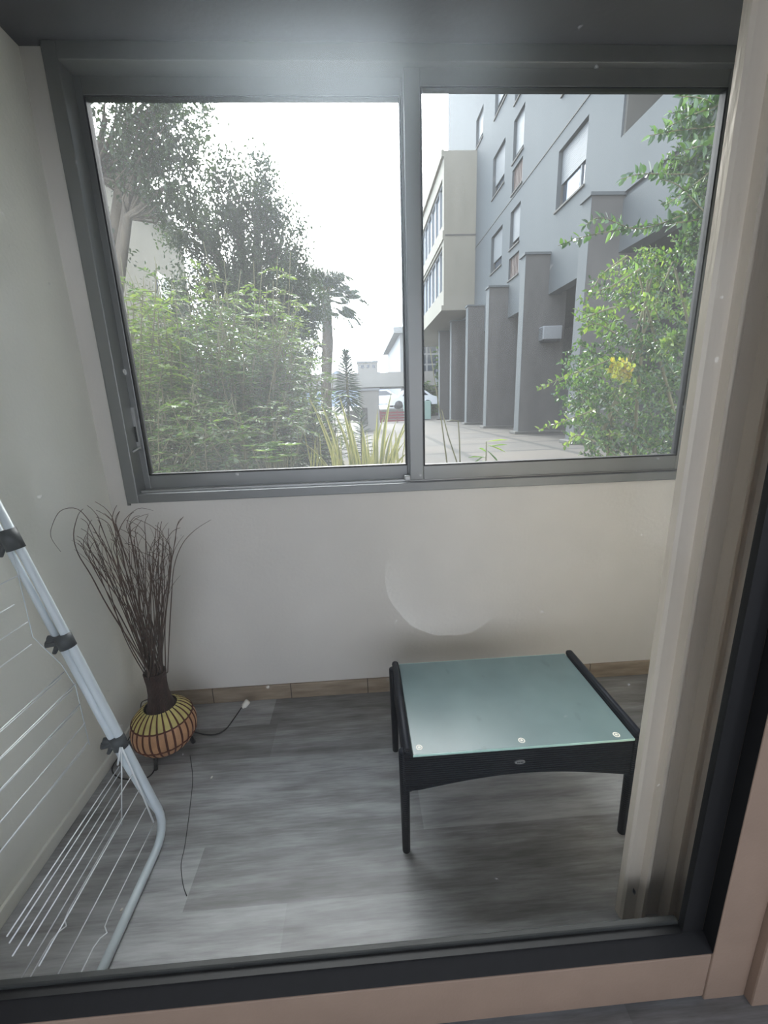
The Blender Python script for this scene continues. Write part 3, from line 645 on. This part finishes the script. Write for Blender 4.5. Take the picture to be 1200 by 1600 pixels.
# cars beyond the wall opening
def car(x, y, z, name, label, mat, L_=4.2):
    c_ = empty(name, (x, y, z), label=label, cat='car', group=None)
    h = .62; prof = [(x - L_ / 2, z + .3), (x - L_ / 2, z + .8), (x - L_ * .3, z + .92), (x - L_ * .18, z + 1.42), (x + L_ * .22, z + 1.45), (x + L_ * .40, z + .98), (x + L_ / 2, z + .88), (x + L_ / 2, z + .3)]
    MB().extrude_y(prof[::-1], y, y + 1.7).build('body', mat, c_)
    MB().extrude_y([(x - L_ * .22, z + .98), (x - L_ * .15, z + 1.34), (x + L_ * .19, z + 1.36), (x + L_ * .32, z + 1.0)][::-1], y - .01, y + 1.71).build('window', M['glass_dark'], c_)
    for q in (-.3, .3): MB().tube([(x + L_ * q, y - .03, z + .32), (x + L_ * q, y + 1.73, z + .32)], .32, 16).build('wheel', M['dark'], c_)
car(1.6, 37, ZG + .9, 'car', 'white car parked left under the far bridge wall', M['car_white'])
car(4.3, 34, ZG + .75, 'car', 'white car parked right under the far bridge wall', M['car_white'], 3.8)
pf = empty('parking_platform', (3, 36, ZG), label='raised concrete parking edge below the white cars', cat='platform'); MB().box(-1, 4.9, 33, 39.8, ZG, ZG + .75).build('platform', M['concrete'], pf)
gr = MB().box(3.3, 5.2, 31, 31.8, ZG, ZG + 1.3, .03).build('container', M['car_green'], None, label='pale green container beside the window mullion near the red barrier', cat='container')
rb = empty('red_barrier', (3, 28, ZG), label='low red slatted barrier at the far end of the paving', cat='barrier')
for k in range(4): MB().box(1.35, 3.7, 28, 28.05, ZG + .05 + k * .17, ZG + .17 + k * .17).build('rail', M['red'], rb)
for x in (1.4, 2.5, 3.65): MB().box(x - .04, x + .04, 28.05, 28.12, ZG, ZG + .75).build('post', M['red'], rb)
# hills
b = MB(); pts_ = [(-220, 12), (-120, 30), (-60, 20), (-35, 26), (-20, 34), (0, 22), (15, 33), (28, 30), (60, 20), (160, 12)]
for i in range(len(pts_) - 1):
    (xa, za), (xb, zb_) = pts_[i], pts_[i + 1]; b.add([(xa, 420, 0), (xb, 420, 0), (xb, 430, zb_), (xa, 430, za), (xa, 520, 0), (xb, 520, 0)], [(0, 1, 2, 3), (3, 2, 5, 4)])
struct(b, 'hills', M['hill'])
# beige house on the left behind the trees
hb = empty('house', (-10, 16, ZG), label='beige house with dark roof edge seen through the trees on the left', cat='building')
b = MB(); b.box(-14, -8, 9, 23.0, ZG, 9.2); b.build('wall', M['beige'], hb)
b = MB(); b.box(-14.4, -7.7, 8.8, 23.3, 9.2, 9.45); b.build('roof', M['pillar'], hb)
for y in (12.0, 15.5, 19.5):
    MB().box(-8.02, -7.96, y, y + 1.1, 5.6, 7.0).build('window', M['glass_dark'], hb)
# ------------------------------------------------------------------ plants
class Leaves:
    def __init__(s): s.p = []; s.d = []; s.n = []; s.L = []; s.W = []; s.r = []
    def add(s, p, d, n, L, W, r): s.p.append(p); s.d.append(d); s.n.append(n); s.L.append(L); s.W.append(W); s.r.append(r)
    def bulk(s, P_, D_, N_, L, W, R_): s.p += list(P_); s.d += list(D_); s.n += list(N_); s.L += list(L); s.W += list(W); s.r += list(R_)
    def build(s, name, mat, parent, quality=1, **k):
        p = np.array(s.p, float); d = np.array(s.d, float); n = np.array(s.n, float); L = np.array(s.L)[:, None]; W = np.array(s.W)[:, None]; r = np.array(s.r)
        off = np.array(origin(parent)) if parent else np.zeros(3); p = p - off
        d /= np.linalg.norm(d, axis=1)[:, None] + 1e-9; sd = np.cross(d, n); sd /= np.linalg.norm(sd, axis=1)[:, None] + 1e-9; n = np.cross(sd, d)
        K = len(p)
        if quality:
            vs = np.stack([p, p + d * L * .3 + sd * W * .5 + n * W * .12, p + d * L * .68 + sd * W * .42 + n * W * .10, p + d * L - n * L * .08, p + d * L * .68 - sd * W * .42 + n * W * .10, p + d * L * .3 - sd * W * .5 + n * W * .12], 1).reshape(-1, 3)
            base = np.arange(K)[:, None] * 6; q = np.array([[0, 1, 2, 3], [0, 3, 4, 5]]); fi = (base[:, None, :] + q[None]).reshape(-1); nf = 2 * K; nl = 4
        else:
            vs = np.stack([p, p + d * L * .45 + sd * W * .5, p + d * L, p + d * L * .45 - sd * W * .5], 1).reshape(-1, 3)
            fi = np.arange(K * 4); nf = K; nl = 4
        me = bpy.data.meshes.new(name); me.vertices.add(len(vs)); me.vertices.foreach_set('co', vs.reshape(-1)); me.loops.add(nf * nl); me.loops.foreach_set('vertex_index', fi.astype(np.int32))
        me.polygons.add(nf); me.polygons.foreach_set('loop_start', (np.arange(nf) * nl).astype(np.int32)); me.polygons.foreach_set('loop_total', np.full(nf, nl, np.int32)); me.update(calc_edges=True); me.validate()
        at = me.attributes.new('rnd', 'FLOAT', 'FACE'); at.data.foreach_set('value', np.repeat(r, nf // K).astype(np.float32))
        me.materials.append(mat); o = bpy.data.objects.new(name, me); COL.objects.link(o); o.parent = parent; return tag(o, **k)
def rdir(n): v = rng.normal(size=(n, 3)); return v / np.linalg.norm(v, axis=1)[:, None]
def crown(lv, c, rad_, clusters, per, size, spread=.25, asp=.45, shell=.45, droop=.3, skel=None, hub=None):
    c = np.array(c); rad_ = np.array(rad_)
    u = rdir(clusters) * (shell + (1 - shell) * rng.random((clusters, 1)) ** .6); ctr = c + u * rad_
    for k in range(clusters):
        ax = u[k] * .7 + rdir(1)[0] * .5 + np.array([0, 0, .25]); ax /= np.linalg.norm(ax)
        t = rng.random(per)[:, None]; pos = ctr[k] + ax * (t - .5) * spread * 2 + rng.normal(size=(per, 3)) * spread * .28
        dd = ax * .6 + rdir(per) * .9 - np.array([0, 0, droop]); nn = rdir(per) * .6 + np.array([0, 0, 1.])
        sz = size * (.6 + .7 * rng.random(per)); cr = rng.random()
        lv.bulk(pos, dd, nn, sz, sz * asp, np.clip(.25 + .3 * cr + .45 * rng.random(per), 0, 1))
        if skel is not None and k % 3 == 0:
            h = V(hub) if hub is not None else V(c); e_ = V(ctr[k]); m1 = h.lerp(e_, .5) + V((0, 0, -.06)) + V(rng.normal(size=3) * .06)
            skel.tube([h, m1, e_], [.022, .012, .004], 5)
green_dark = mat_leaf('dark_green_leaves', srgb(21, 31, 18), srgb(40, 54, 29), srgb(64, 80, 43), .30)
green_mid = mat_leaf('mid_green_leaves', srgb(33, 49, 21), srgb(60, 81, 35), srgb(99, 118, 54), .42)
green_pale = mat_leaf('pale_green_leaves', srgb(49, 68, 27), srgb(84, 104, 45), srgb(124, 136, 68), .48)
green_gloss = mat_leaf('glossy_green_leaves', srgb(22, 45, 18), srgb(46, 76, 29), srgb(84, 112, 46), .36, .28, .7)
green_bright = mat_leaf('bright_green_leaves', srgb(54, 79, 27), srgb(82, 109, 41), srgb(120, 135, 59), .45, .32, .6)
yellow = mat_leaf('yellow_orange_leaves', srgb(135, 109, 36), srgb(140, 135, 50), srgb(135, 144, 63), .5, .4)
stripe_y = mat_leaf('yellow_striped_blades', srgb(79, 84, 38), srgb(116, 113, 63), srgb(142, 135, 88), .35, .45)
palm_m = mat_leaf('palm_leaflets', srgb(27, 38, 22), srgb(45, 60, 33), srgb(68, 81, 48), .3)
blue_gr = mat_leaf('grey_green_spikes', srgb(31, 42, 35), srgb(49, 64, 54), srgb(79, 93, 81), .25)
def tree(name, label, base, hubz, blobs, mat, size, cat='tree', group=None, tr_r=.12, per=34, asp=.45, spread=.22, lean=(0, 0)):
    t = empty(name, base, label=label, cat=cat, group=group); lv = Leaves(); sk = MB(); bv_ = V(base)
    for (c, r_, n_) in blobs:
        n_ = int(n_ * 1.6)
        hub = V((bv_.x + (c[0] - bv_.x) * .6, bv_.y + (c[1] - bv_.y) * .6, max(hubz, c[2] - r_[2] * .8)))
        sk.tube([bv_, V((bv_.x + (hub.x - bv_.x) * .25, bv_.y + (hub.y - bv_.y) * .25, bv_.z + (hub.z - bv_.z) * .55)), hub, V(c)], [tr_r, tr_r * .75, tr_r * .45, tr_r * .2], 8)
        crown(lv, c, r_, n_, per, size, spread, asp, skel=sk, hub=hub)
    sk.build('trunk', M['bark'], t); lv.build('foliage', mat, t, 0 if size < .05 else 1); return t
# tall dark tree at the upper left
tree('tree', 'tall dark leafed tree whose branches overhang the upper left of the window', (-3.6, 6.4, ZG), 2.4,
     [((-2.75, 6.0, 4.75), (.78, .8, .62), 84), ((-1.95, 6.0, 4.55), (.34, .5, .34), 22), ((-1.95, 6.2, 5.0), (.42, .5, .16), 12), ((-2.2, 6.0, 4.05), (.5, .5, .32), 26), ((-3.1, 6.0, 5.6), (1.2, .8, .5), 30), ((-3.3, 6.2, 3.7), (.4, .5, .3), 8)], green_dark, .062, per=46)
# crown in the middle, several upright heads
tree('tree', 'broad bushy tree with several upright heads in the middle of the left pane', (-1.75, 8.2, ZG), 2.3,
     [((-2.6, 8.0, 4.35), (.42, .6, .45), 34), ((-1.95, 8.0, 4.75), (.30, .5, .55), 34), ((-1.42, 8.0, 4.80), (.28, .5, .50), 34), ((-1.12, 8.0, 4.15), (.38, .6, .5), 44), ((-2.0, 8.0, 3.9), (.75, .7, .6), 84), ((-1.5, 8.0, 3.2), (1.0, .8, .65), 100), ((-2.7, 8.2, 3.1), (.8, .7, .6), 64), ((-.98, 8.0, 3.15), (.40, .5, .55), 60), ((-2.9, 8.0, 2.2), (.9, .6, .8), 60), ((-1.5, 8.0, 2.2), (.8, .6, .7), 60)], green_dark, .062, per=56)
tree('tree', 'grey green tree mass behind the palm', (-1.9, 15.6, ZG), 2.4,
     [((-1.9, 15.6, 3.6), (.95, .8, 1.15), 90)], green_dark, .10, per=30)
# multi-stemmed shrubs of the hedge
def shrub(name, label, cx, cy, width, top, nst, mat, size, asp=.33, fol=1.0, group=None, depth=.5, z0=ZG + .1):
    t = empty(name, (cx, cy, ZG), label=label, cat='shrub', group=group); lv = Leaves(); sk = MB()
    for k in range(nst):
        bx = cx + random.uniform(-.3, .3) * width; by = cy + random.uniform(-.5, .5) * depth
        tx_ = cx + random.uniform(-.55, .55) * width; ty_ = cy + random.uniform(-.8, .8) * depth; tz_ = top * random.uniform(.72, 1.02)
        pts = []; n_ = 9; w_ = random.uniform(0, 6)
        for j in range(n_ + 1):
            s = j / n_; pts.append(V((bx + (tx_ - bx) * s ** 1.3 + .03 * math.sin(w_ + 5 * s), by + (ty_ - by) * s ** 1.2, z0 + (tz_ - z0) * s)))
        sk.tube(pts, [.014 - .0115 * j / n_ for j in range(n_ + 1)], 5)
        nb = int(15 * fol)
        for i in range(nb):
            s = .12 + .86 * i / nb; p0 = pts[int(s * n_)].lerp(pts[min(int(s * n_) + 1, n_)], s * n_ % 1); a = random.uniform(0, 6.28)
            ln = random.uniform(.14, .34) * (1.15 - .5 * s); dv = V((math.cos(a), math.sin(a) * .9, random.uniform(.2, .8))).normalized(); q = p0.copy(); br = [q.copy()]
            for j in range(9):
                dv = (dv + V((0, 0, -.10))).normalized(); q = q + dv * ln / 9 * 1.5; br.append(q.copy())
                for sg in (-1, 1):
                    sd_ = dv.cross(V((0, 0, 1))).normalized() * sg; ld = dv * .7 + sd_ * .8 + V((0, 0, random.uniform(-.4, .3)))
                    lv.add(tuple(q), tuple(ld), tuple(V((random.gauss(0, .5), random.gauss(0, .5), 1))), size * random.uniform(.7, 1.25), size * asp * random.uniform(.8, 1.2), min(1, max(0, .2 + random.random() * .6 + (.2 if s > .7 else 0))))
            sk.tube([br[0], br[4], br[9]], [.004, .003, .0015], 4)
    sk.build('stems', M['stem'], t); lv.build('foliage', mat, t, 0); return t
G_ = 'shrubs of the hedge outside the left pane'
tree('bush', 'bulky dark bush filling the hedge behind the thin stemmed shrubs', (-1.9, 6.2, ZG), .8, [((-2.7, 6.2, 1.6), (.7, .45, 1.1), 60), ((-1.75, 6.2, 1.6), (.7, .45, 1.1), 70), ((-.95, 6.2, 1.25), (.38, .4, .7), 34)], green_mid, .06, cat='bush', tr_r=.05, per=46)
shrub('shrub', 'pale green feathery shrub at the far left of the window', -1.78, 3.7, .9, 2.50, 20, green_pale, .062, group=G_)
shrub('shrub', 'tall thin-stemmed pale shrub second from the left edge of the window', -1.45, 4.3, 1.0, 2.75, 22, green_mid, .060, group=G_)
shrub('shrub', 'dense mid green shrub in the centre of the left pane', -1.0, 4.2, .95, 2.55, 24, green_mid, .058, group=G_)
shrub('shrub', 'pale green shrub rising before the broad bushy tree', -1.15, 5.0, 1.1, 3.1, 22, green_pale, .066, group=G_)
shrub('shrub', 'olive green shrub left of the palm trunk', -.62, 4.6, .8, 2.35, 20, green_mid, .055, group=G_)
shrub('shrub', 'tall leafy shrub against the beige house', -2.5, 5.0, 1.2, 3.0, 22, green_pale, .066, group=G_)
shrub('shrub', 'low dark green shrub at the foot of the hedge on the left', -1.55, 3.3, 1.1, 1.65, 20, green_mid, .05, group=G_)
shrub('shrub', 'low shaded shrub at the foot of the hedge in the middle', -.85, 3.3, .9, 1.55, 18, green_mid, .05, group=G_)
shrub('shrub', 'low olive shrub beside the striped grass', -.42, 4.2, .6, 1.75, 14, green_mid, .05, group=G_)
# bright broad leaves low in the middle
t = empty('leafy_plant', (-.55, 3.0, ZG), label='low plant with broad bright green leaves at the bottom of the left pane', cat='plant'); lv = Leaves(); sk = MB()
for k in range(26):
    a = random.uniform(0, 6.28); r_ = random.uniform(.02, .20); q = V((-.60 + r_ * math.cos(a), 3.0 + r_ * math.sin(a), random.uniform(1.08, 1.20))); sk.tube([(-.58, 3.0, ZG + .1), (q.x * .5 - .29, 3.0, .8), q], .004, 5)
    for j in range(6): aa = 6.28 * j / 6; lv.add(tuple(q), (math.cos(aa), math.sin(aa), .2), (0, 0, 1), .075, .03, random.random())
sk.build('stems', M['stem'], t); lv.build('foliage', green_bright, t, 1)
# fan palm
pl = empty('palm_tree', (-.95, 13, ZG), label='fan palm with a slim trunk and drooping fronds in front of the white sky', cat='palm')
hub = V((-.76, 13, 4.35)); MB().tube([(-.98, 13, ZG), (-.93, 13, 2.0), (-.80, 13, 3.2), hub], [.17, .15, .16, .12], 12).build('trunk', M['bark'], pl)
for k in range(44):
    a = 6.283 * k / 22 + random.uniform(-.1, .1); el = random.choice([-.75, -.35, .1, .5, .95, 1.25]) + random.uniform(-.12, .12); d0 = V((math.cos(a) * math.cos(el), math.sin(a) * math.cos(el), math.sin(el)))
    e_ = hub + d0 * random.uniform(.4, .62); MB_ = MB().tube([hub, hub.lerp(e_, .5) + V((0, 0, .03)), e_], [.014, .011, .008], 5); fr_ = MB_.build('frond', M['stem'], pl)
    lv = Leaves(); s1 = d0.cross(V((0, 0, 1))).normalized(); s2 = d0.cross(s1)
    for j in range(20):
        ph = -1.7 + 3.4 * j / 19; dd = d0 * math.cos(ph) + s1 * math.sin(ph) + V((0, 0, -.25)); ln = .78 * (1 - .18 * abs(ph)); p0 = e_
        lv.add(tuple(p0), tuple(dd), tuple(s2), ln * .62, .022, random.random()); q = p0 + dd.normalized() * ln * .55
        lv.add(tuple(q), tuple(dd + V((0, 0, -.9))), tuple(s2), ln * .5, .015, random.random())
    lv.build('leaflets', palm_m, fr_, 1)
# spiky stem plant
def spiky(name, label, bx, by, z0, z1, L_, n_, mat, lean=0, W=.022):
    t = empty(name, (bx, by, ZG), label=label, cat='plant'); MB().tube([(bx, by, ZG), (bx + lean * .5, by, (z0 + z1) / 2), (bx + lean, by, z1)], [.02, .018, .008], 6).build('stem', M['stem'], t); lv = Leaves()
    for k in range(n_):
        s = k / n_; a = k * 2.4; z = z0 + (z1 - z0) * s; el = -.55 + 1.5 * s; l_ = L_ * (1.05 - .65 * s); d_ = (math.cos(a) * math.cos(el), math.sin(a) * math.cos(el), math.sin(el))
        lv.add((bx + lean * s, by, z), d_, (0, 0, 1), l_, W, random.random())
    lv.build('foliage', mat, t, 1)
spiky('yucca', 'spiky grey green stem plant standing before the far concrete wall', -.14, 6, 1.45, 2.12, .26, 230, blue_gr)
spiky('yucca', 'small dark spiky plant between the striped grass blades', .02, 3.9, .85, 1.36, .17, 80, blue_gr, 0, .016)
spiky('yucca', 'dark spiky plant left of the striped grass', -.36, 3.9, .8, 1.40, .24, 80, green_dark, -.05, .018)
# striped sword-leaf clump
def blades(name, label, spec, mat, wd=.022):
    bx, by = spec[0][0]; t = empty(name, (bx, by, ZG), label=label, cat='plant'); b = MB(); rn = []
    for (x, y), (tx_, ty_, tz_), sag in spec:
        p0 = V((x, y, ZG + .1)); p2 = V((tx_, ty_, tz_)); mid = p0.lerp(p2, .5) + V(((x - tx_) * .22, 0, .12 + sag)); n_ = 10; vs = []; wdir = V((.75, random.uniform(-.6, .6), .25)).normalized()
        tdir = (p2 - p0).normalized(); wdir = (wdir - tdir * wdir.dot(tdir)).normalized(); nn = tdir.cross(wdir)
        for j in range(n_ + 1):
            s = j / n_; q = (1 - s) ** 2 * p0 + 2 * s * (1 - s) * mid + s * s * p2; w_ = wd * (1 - s ** 2.5) * .5 + .001; vs += [q - wdir * w_ + nn * w_ * .5, q - wdir * w_ * .5, q + wdir * w_ * .5, q + wdir * w_ + nn * w_ * .5]
        b.add(vs, [(j * 4 + i, j * 4 + i + 1, j * 4 + i + 5, j * 4 + i + 4) for j in range(n_) for i in range(3)], True)
        for j in range(n_): rn += [.95, random.uniform(.0, .2), .95]
    o = b.build('blades', mat, t); at = o.data.attributes.new('rnd', 'FLOAT', 'FACE'); at.data.foreach_set('value', rn); return t
sp_ = []
for px, py in ((636, 652), (632, 665), (620, 655), (640, 660), (600, 650), (612, 612), (590, 640), (482, 620), (500, 628), (520, 640), (530, 618), (545, 655), (565, 662), (632, 690), (640, 705), (600, 690), (575, 690), (555, 700), (470, 690), (490, 705), (620, 700), (585, 670), (630, 720), (610, 675), (540, 680), (515, 690), (500, 660)):
    ty_ = random.uniform(3.1, 3.7); q = P(1, ty_, px, py); bx = .02 + (q.x - .02) * .25 + random.uniform(-.06, .06); sp_.append(((bx, ty_ - random.uniform(-.1, .15)), (q.x, ty_, q.z), random.uniform(0, .12)))
blades('striped_grass', 'clump of long yellow striped sword-shaped leaves beside the window mullion', sp_, stripe_y, .044)
sp_ = []
for k in range(46):
    ty_ = random.uniform(2.7, 3.3); px = random.uniform(470, 640); q = P(1, ty_, px, random.uniform(672, 722)); sp_.append(((q.x + random.uniform(-.08, .08), ty_), (q.x, ty_, q.z), random.uniform(0, .05)))
blades('tall_grass', 'low tuft of thin yellowish grass blades along the bottom of the left pane', sp_, stripe_y, .015)
# thin stalks in the right pane
for lab, pts in (('thin bare stalk leaning left just right of the mullion', ((700, 735), (690, 660), (680, 600), (672, 545))), ('tall thin bare stalk second from the mullion', ((718, 735), (700, 680), (690, 640))), ('thin bent stalk nodding towards the mullion in the right pane', ((719, 735), (718, 690), (716, 658), (706, 656), (698, 659)))):
    w_ = [P(1, 3.4, a, c_) for a, c_ in pts]; w_[0].z = w_[0].z; b = MB(); b.tube([V((w_[0].x, w_[0].y, ZG + .05))] + w_, [.007] + [.006 - .001 * i for i in range(len(w_))], 6)
    b.build('plant_stalk', M['stem'], None, label=lab, cat='stalk')
for lab, px in (('small young shoot with a few narrow leaves low in the right pane', 760),):
    t = empty('young_shoot', P(1, 3.2, px, 735), label=lab, cat='plant'); q = P(1, 3.2, px, 690); MB().tube([(q.x, 3.2, ZG + .1), q], .005, 5).build('stem', M['stem'], t)
    lv = Leaves()
    for j in range(8): a = -.4 + j * .55; lv.add(tuple(q + V((0, 0, -.02 * j))), (math.cos(a), -.3, .15 - .5 * (j % 2)), (0, 0, 1), .16, .02, random.random())
    lv.build('foliage', green_bright, t, 1)
# glossy shrub at the right: sprays with paired leaves
rs_ = empty('glossy_shrub', (2.35, 2.95, ZG), label='glossy green shrub reaching in from the right side of the window', cat='shrub')
lvA = Leaves(); lvB = Leaves(); lvY = Leaves(); sk = MB()
def spray(pts, size, lv, step=.026, r0=.006, asp=.42, wild=.5):
    w_ = [V(p) for p in pts]; sm = []
    for i in range(len(w_) - 1):
        p0, p1, p2, p3 = w_[max(i - 1, 0)], w_[i], w_[i + 1], w_[min(i + 2, len(w_) - 1)]
        for t in (0, .25, .5, .75): sm.append(.5 * ((2 * p1) + (-p0 + p2) * t + (2 * p0 - 5 * p1 + 4 * p2 - p3) * t * t + (-p0 + 3 * p1 - 3 * p2 + p3) * t ** 3))
    sm.append(w_[-1]); n_ = len(sm); sk.tube(sm, [r0 * (1 - .8 * i / n_) for i in range(n_)], 5)
    acc = 0; sg = 1
    for i in range(n_ - 1):
        seg = sm[i + 1] - sm[i]; l_ = seg.length; d_ = seg.normalized(); q = 0
        while acc + (l_ - q) > step:
            q += step - acc; acc = 0; p = sm[i] + d_ * q; s = (i + q / max(l_, 1e-6)) / n_
            up_ = V((random.gauss(0, .35), random.gauss(0, .5), 1)).normalized()
            for sg in (-1, 1):
                sd_ = (up_ if random.random() < .6 else d_.cross(up_)) * sg; ld = d_ * .55 + sd_ * .9 + V((random.gauss(0, wild * .4), random.gauss(0, wild * .6), random.gauss(0, .15)))
                lv.add(tuple(p), tuple(ld), tuple(V((random.gauss(0, .6), -1 + random.gauss(0, .5), .6))), size * random.uniform(.6, 1.1) * (1 - .4 * s), size * asp * random.uniform(.8, 1.1) * (1 - .35 * s), random.random())
        acc += l_ - q
def wpx(lst, y0, y1): return [P(1, y0 + (y1 - y0) * i / (len(lst) - 1), a, c_) for i, (a, c_) in enumerate(lst)]
S0, S1 = 2.75, 2.55
for pts, sz in (([(1140, 330), (1080, 345), (1010, 352), (950, 362), (905, 372), (872, 384)], .075), ([(1140, 300), (1080, 330), (1000, 358), (940, 340), (915, 352)], .07),
                ([(1140, 270), (1090, 272), (1040, 272), (1000, 272), (970, 280)], .085), ([(1140, 195), (1090, 200), (1050, 205), (1015, 212)], .09), ([(1150, 140), (1120, 165), (1080, 180), (1040, 200)], .09),
                ([(1150, 180), (1100, 155), (1060, 150)], .09), ([(1150, 230), (1110, 225), (1070, 235)], .09), ([(1150, 240), (1120, 260), (1070, 300), (1040, 320)], .075),
                ([(1140, 360), (1100, 330), (1060, 290), (1030, 280)], .075)): spray(wpx(pts, S0, S1), sz, lvA)
for k in range(75):   # upper right mass near the frame
    a = random.uniform(1085, 1150); c_ = random.uniform(150, 420); spray(wpx([(a + 40, c_ + 30), (a, c_), (a - random.uniform(20, 60), c_ + random.uniform(-25, 25))], 2.95 + random.random() * .5, 2.7), .06, lvA, .03, .004)
def inside(px, py):      # left boundary of the dense part of the shrub
    b_ = [(380, 1040), (400, 985), (430, 950), (470, 925), (520, 905), (560, 900), (600, 885), (650, 890), (700, 905), (740, 950)]
    for (y0_, x0_), (y1_, x1_) in zip(b_[:-1], b_[1:]):
        if y0_ <= py <= y1_: return px > x0_ + (x1_ - x0_) * (py - y0_) / (y1_ - y0_)
    return False
cnt = 0
while cnt < 520:
    a = random.uniform(880, 1190); c_ = random.uniform(380, 735)
    if not inside(a, c_): continue
    cnt += 1; dpt = random.uniform(2.65, 3.7); top_ = c_ < 520
    spray(wpx([(a + random.uniform(15, 45), c_ + random.uniform(5, 30)), (a + 10, c_), (a - random.uniform(5, 32), c_ + random.uniform(-26, 12))], dpt + .1, dpt), .050 if not top_ else .046, lvB if random.random() < (.5 if top_ else .15) else lvA, .022, .003)
for pts in ([(960, 560), (920, 575), (880, 590), (840, 608)], [(960, 520), (930, 505), (905, 520)], [(930, 640), (890, 655), (840, 672)], [(930, 690), (900, 680), (880, 700)], [(1000, 420), (950, 450), (915, 455)], [(980, 400), (940, 430), (918, 470)], [(960, 480), (930, 490), (905, 500)]):
    spray(wpx(pts, 2.65, 2.55), .055, lvB)
for k in range(7):
    a = random.uniform(945, 975); c_ = random.uniform(560, 592); spray(wpx([(a + 25, c_ + 12), (a, c_)], 2.7, 2.6), .05, lvY, .02, .003)
for k in range(12):
    a = random.uniform(1030, 1070); c_ = random.uniform(520, 555); spray(wpx([(a + 25, c_ - 6), (a, c_)], 2.7, 2.6), .06, lvB, .02, .003)
for k in range(7): sk.tube([(2.35 + random.uniform(-.5, .5), 3.0 + random.uniform(-.3, .4), ZG), (2.2 + random.uniform(-.5, .5), 3.0, 1.2), (2.1 + random.uniform(-.6, .6), 2.95, 2.3)], [.022, .015, .006], 6)
sk.build('branches', M['stem'], rs_); lvA.build('foliage', green_gloss, rs_, 1); lvB.build('foliage', green_bright, rs_, 1, label='fresh bright green leaves'); lvY.build('foliage', yellow, rs_, 1, label='yellow and orange leaves')
# creeper by the far pavilion
shrub('shrub', 'yellow green climber on the white building beyond the far pillars', 8.2, 42.6, 1.1, 7.0, 10, green_bright, .26, .6, z0=ZG)
shrub('shrub', 'grey green bush before the low far wall', 6.4, 38.6, 1.9, 3.4, 16, green_mid, .22, .6, z0=ZG)
# ------------------------------------------------------------------ sky
wd = bpy.data.worlds.new('sky'); scene.world = wd; wd.use_nodes = True; nt = wd.node_tree; nt.nodes.clear()
def wn(t, **k):
    o = nt.nodes.new(t)
    for a, b_ in k.items(): setattr(o, a, b_)
    return o
out = wn('ShaderNodeOutputWorld'); bg = wn('ShaderNodeBackground'); tc = wn('ShaderNodeTexCoord')
SUN = (P(1, 10, 520, 60) - CAM).normalized()
dt = wn('ShaderNodeVectorMath', operation='DOT_PRODUCT'); nt.links.new(tc.outputs['Generated'], dt.inputs[0]); dt.inputs[1].default_value = SUN
rmp = wn('ShaderNodeValToRGB'); e = rmp.color_ramp.elements; rmp.color_ramp.interpolation = 'EASE'
stops = [(-1, (.78, .82, .90), 1.9), (.2, (.72, .82, 1.0), 1.9), (.72, (.72, .87, 1.0), 2.6), (.90, (.92, .97, 1.0), 4.6), (.972, (1, 1, 1), 11), (1.0, (1, .99, .96), 24)]
while len(e) < len(stops): e.new(.5)
for i, (p_, c_, s_) in enumerate(stops): e[i].position = (p_ + 1) / 2; e[i].color = (*[q * s_ for q in c_], 1)
mp = wn('ShaderNodeMath', operation='MULTIPLY_ADD'); nt.links.new(dt.outputs['Value'], mp.inputs[0]); mp.inputs[1].default_value = .5; mp.inputs[2].default_value = .5
nt.links.new(mp.outputs[0], rmp.inputs[0]); nt.links.new(rmp.outputs[0], bg.inputs[0]); bg.inputs[1].default_value = 1.0; nt.links.new(bg.outputs[0], out.inputs[0])
# ------------------------------------------------------------------ view
vs_ = scene.view_settings; scene.display_settings.display_device = 'sRGB'
vs_.view_transform = 'Standard'; vs_.look = 'None'; vs_.exposure = 1.27; vs_.gamma = 1; vs_.use_curve_mapping = False
scene.cycles.transparent_max_bounces = 24; scene.cycles.max_bounces = 8; scene.cycles.diffuse_bounces = 5
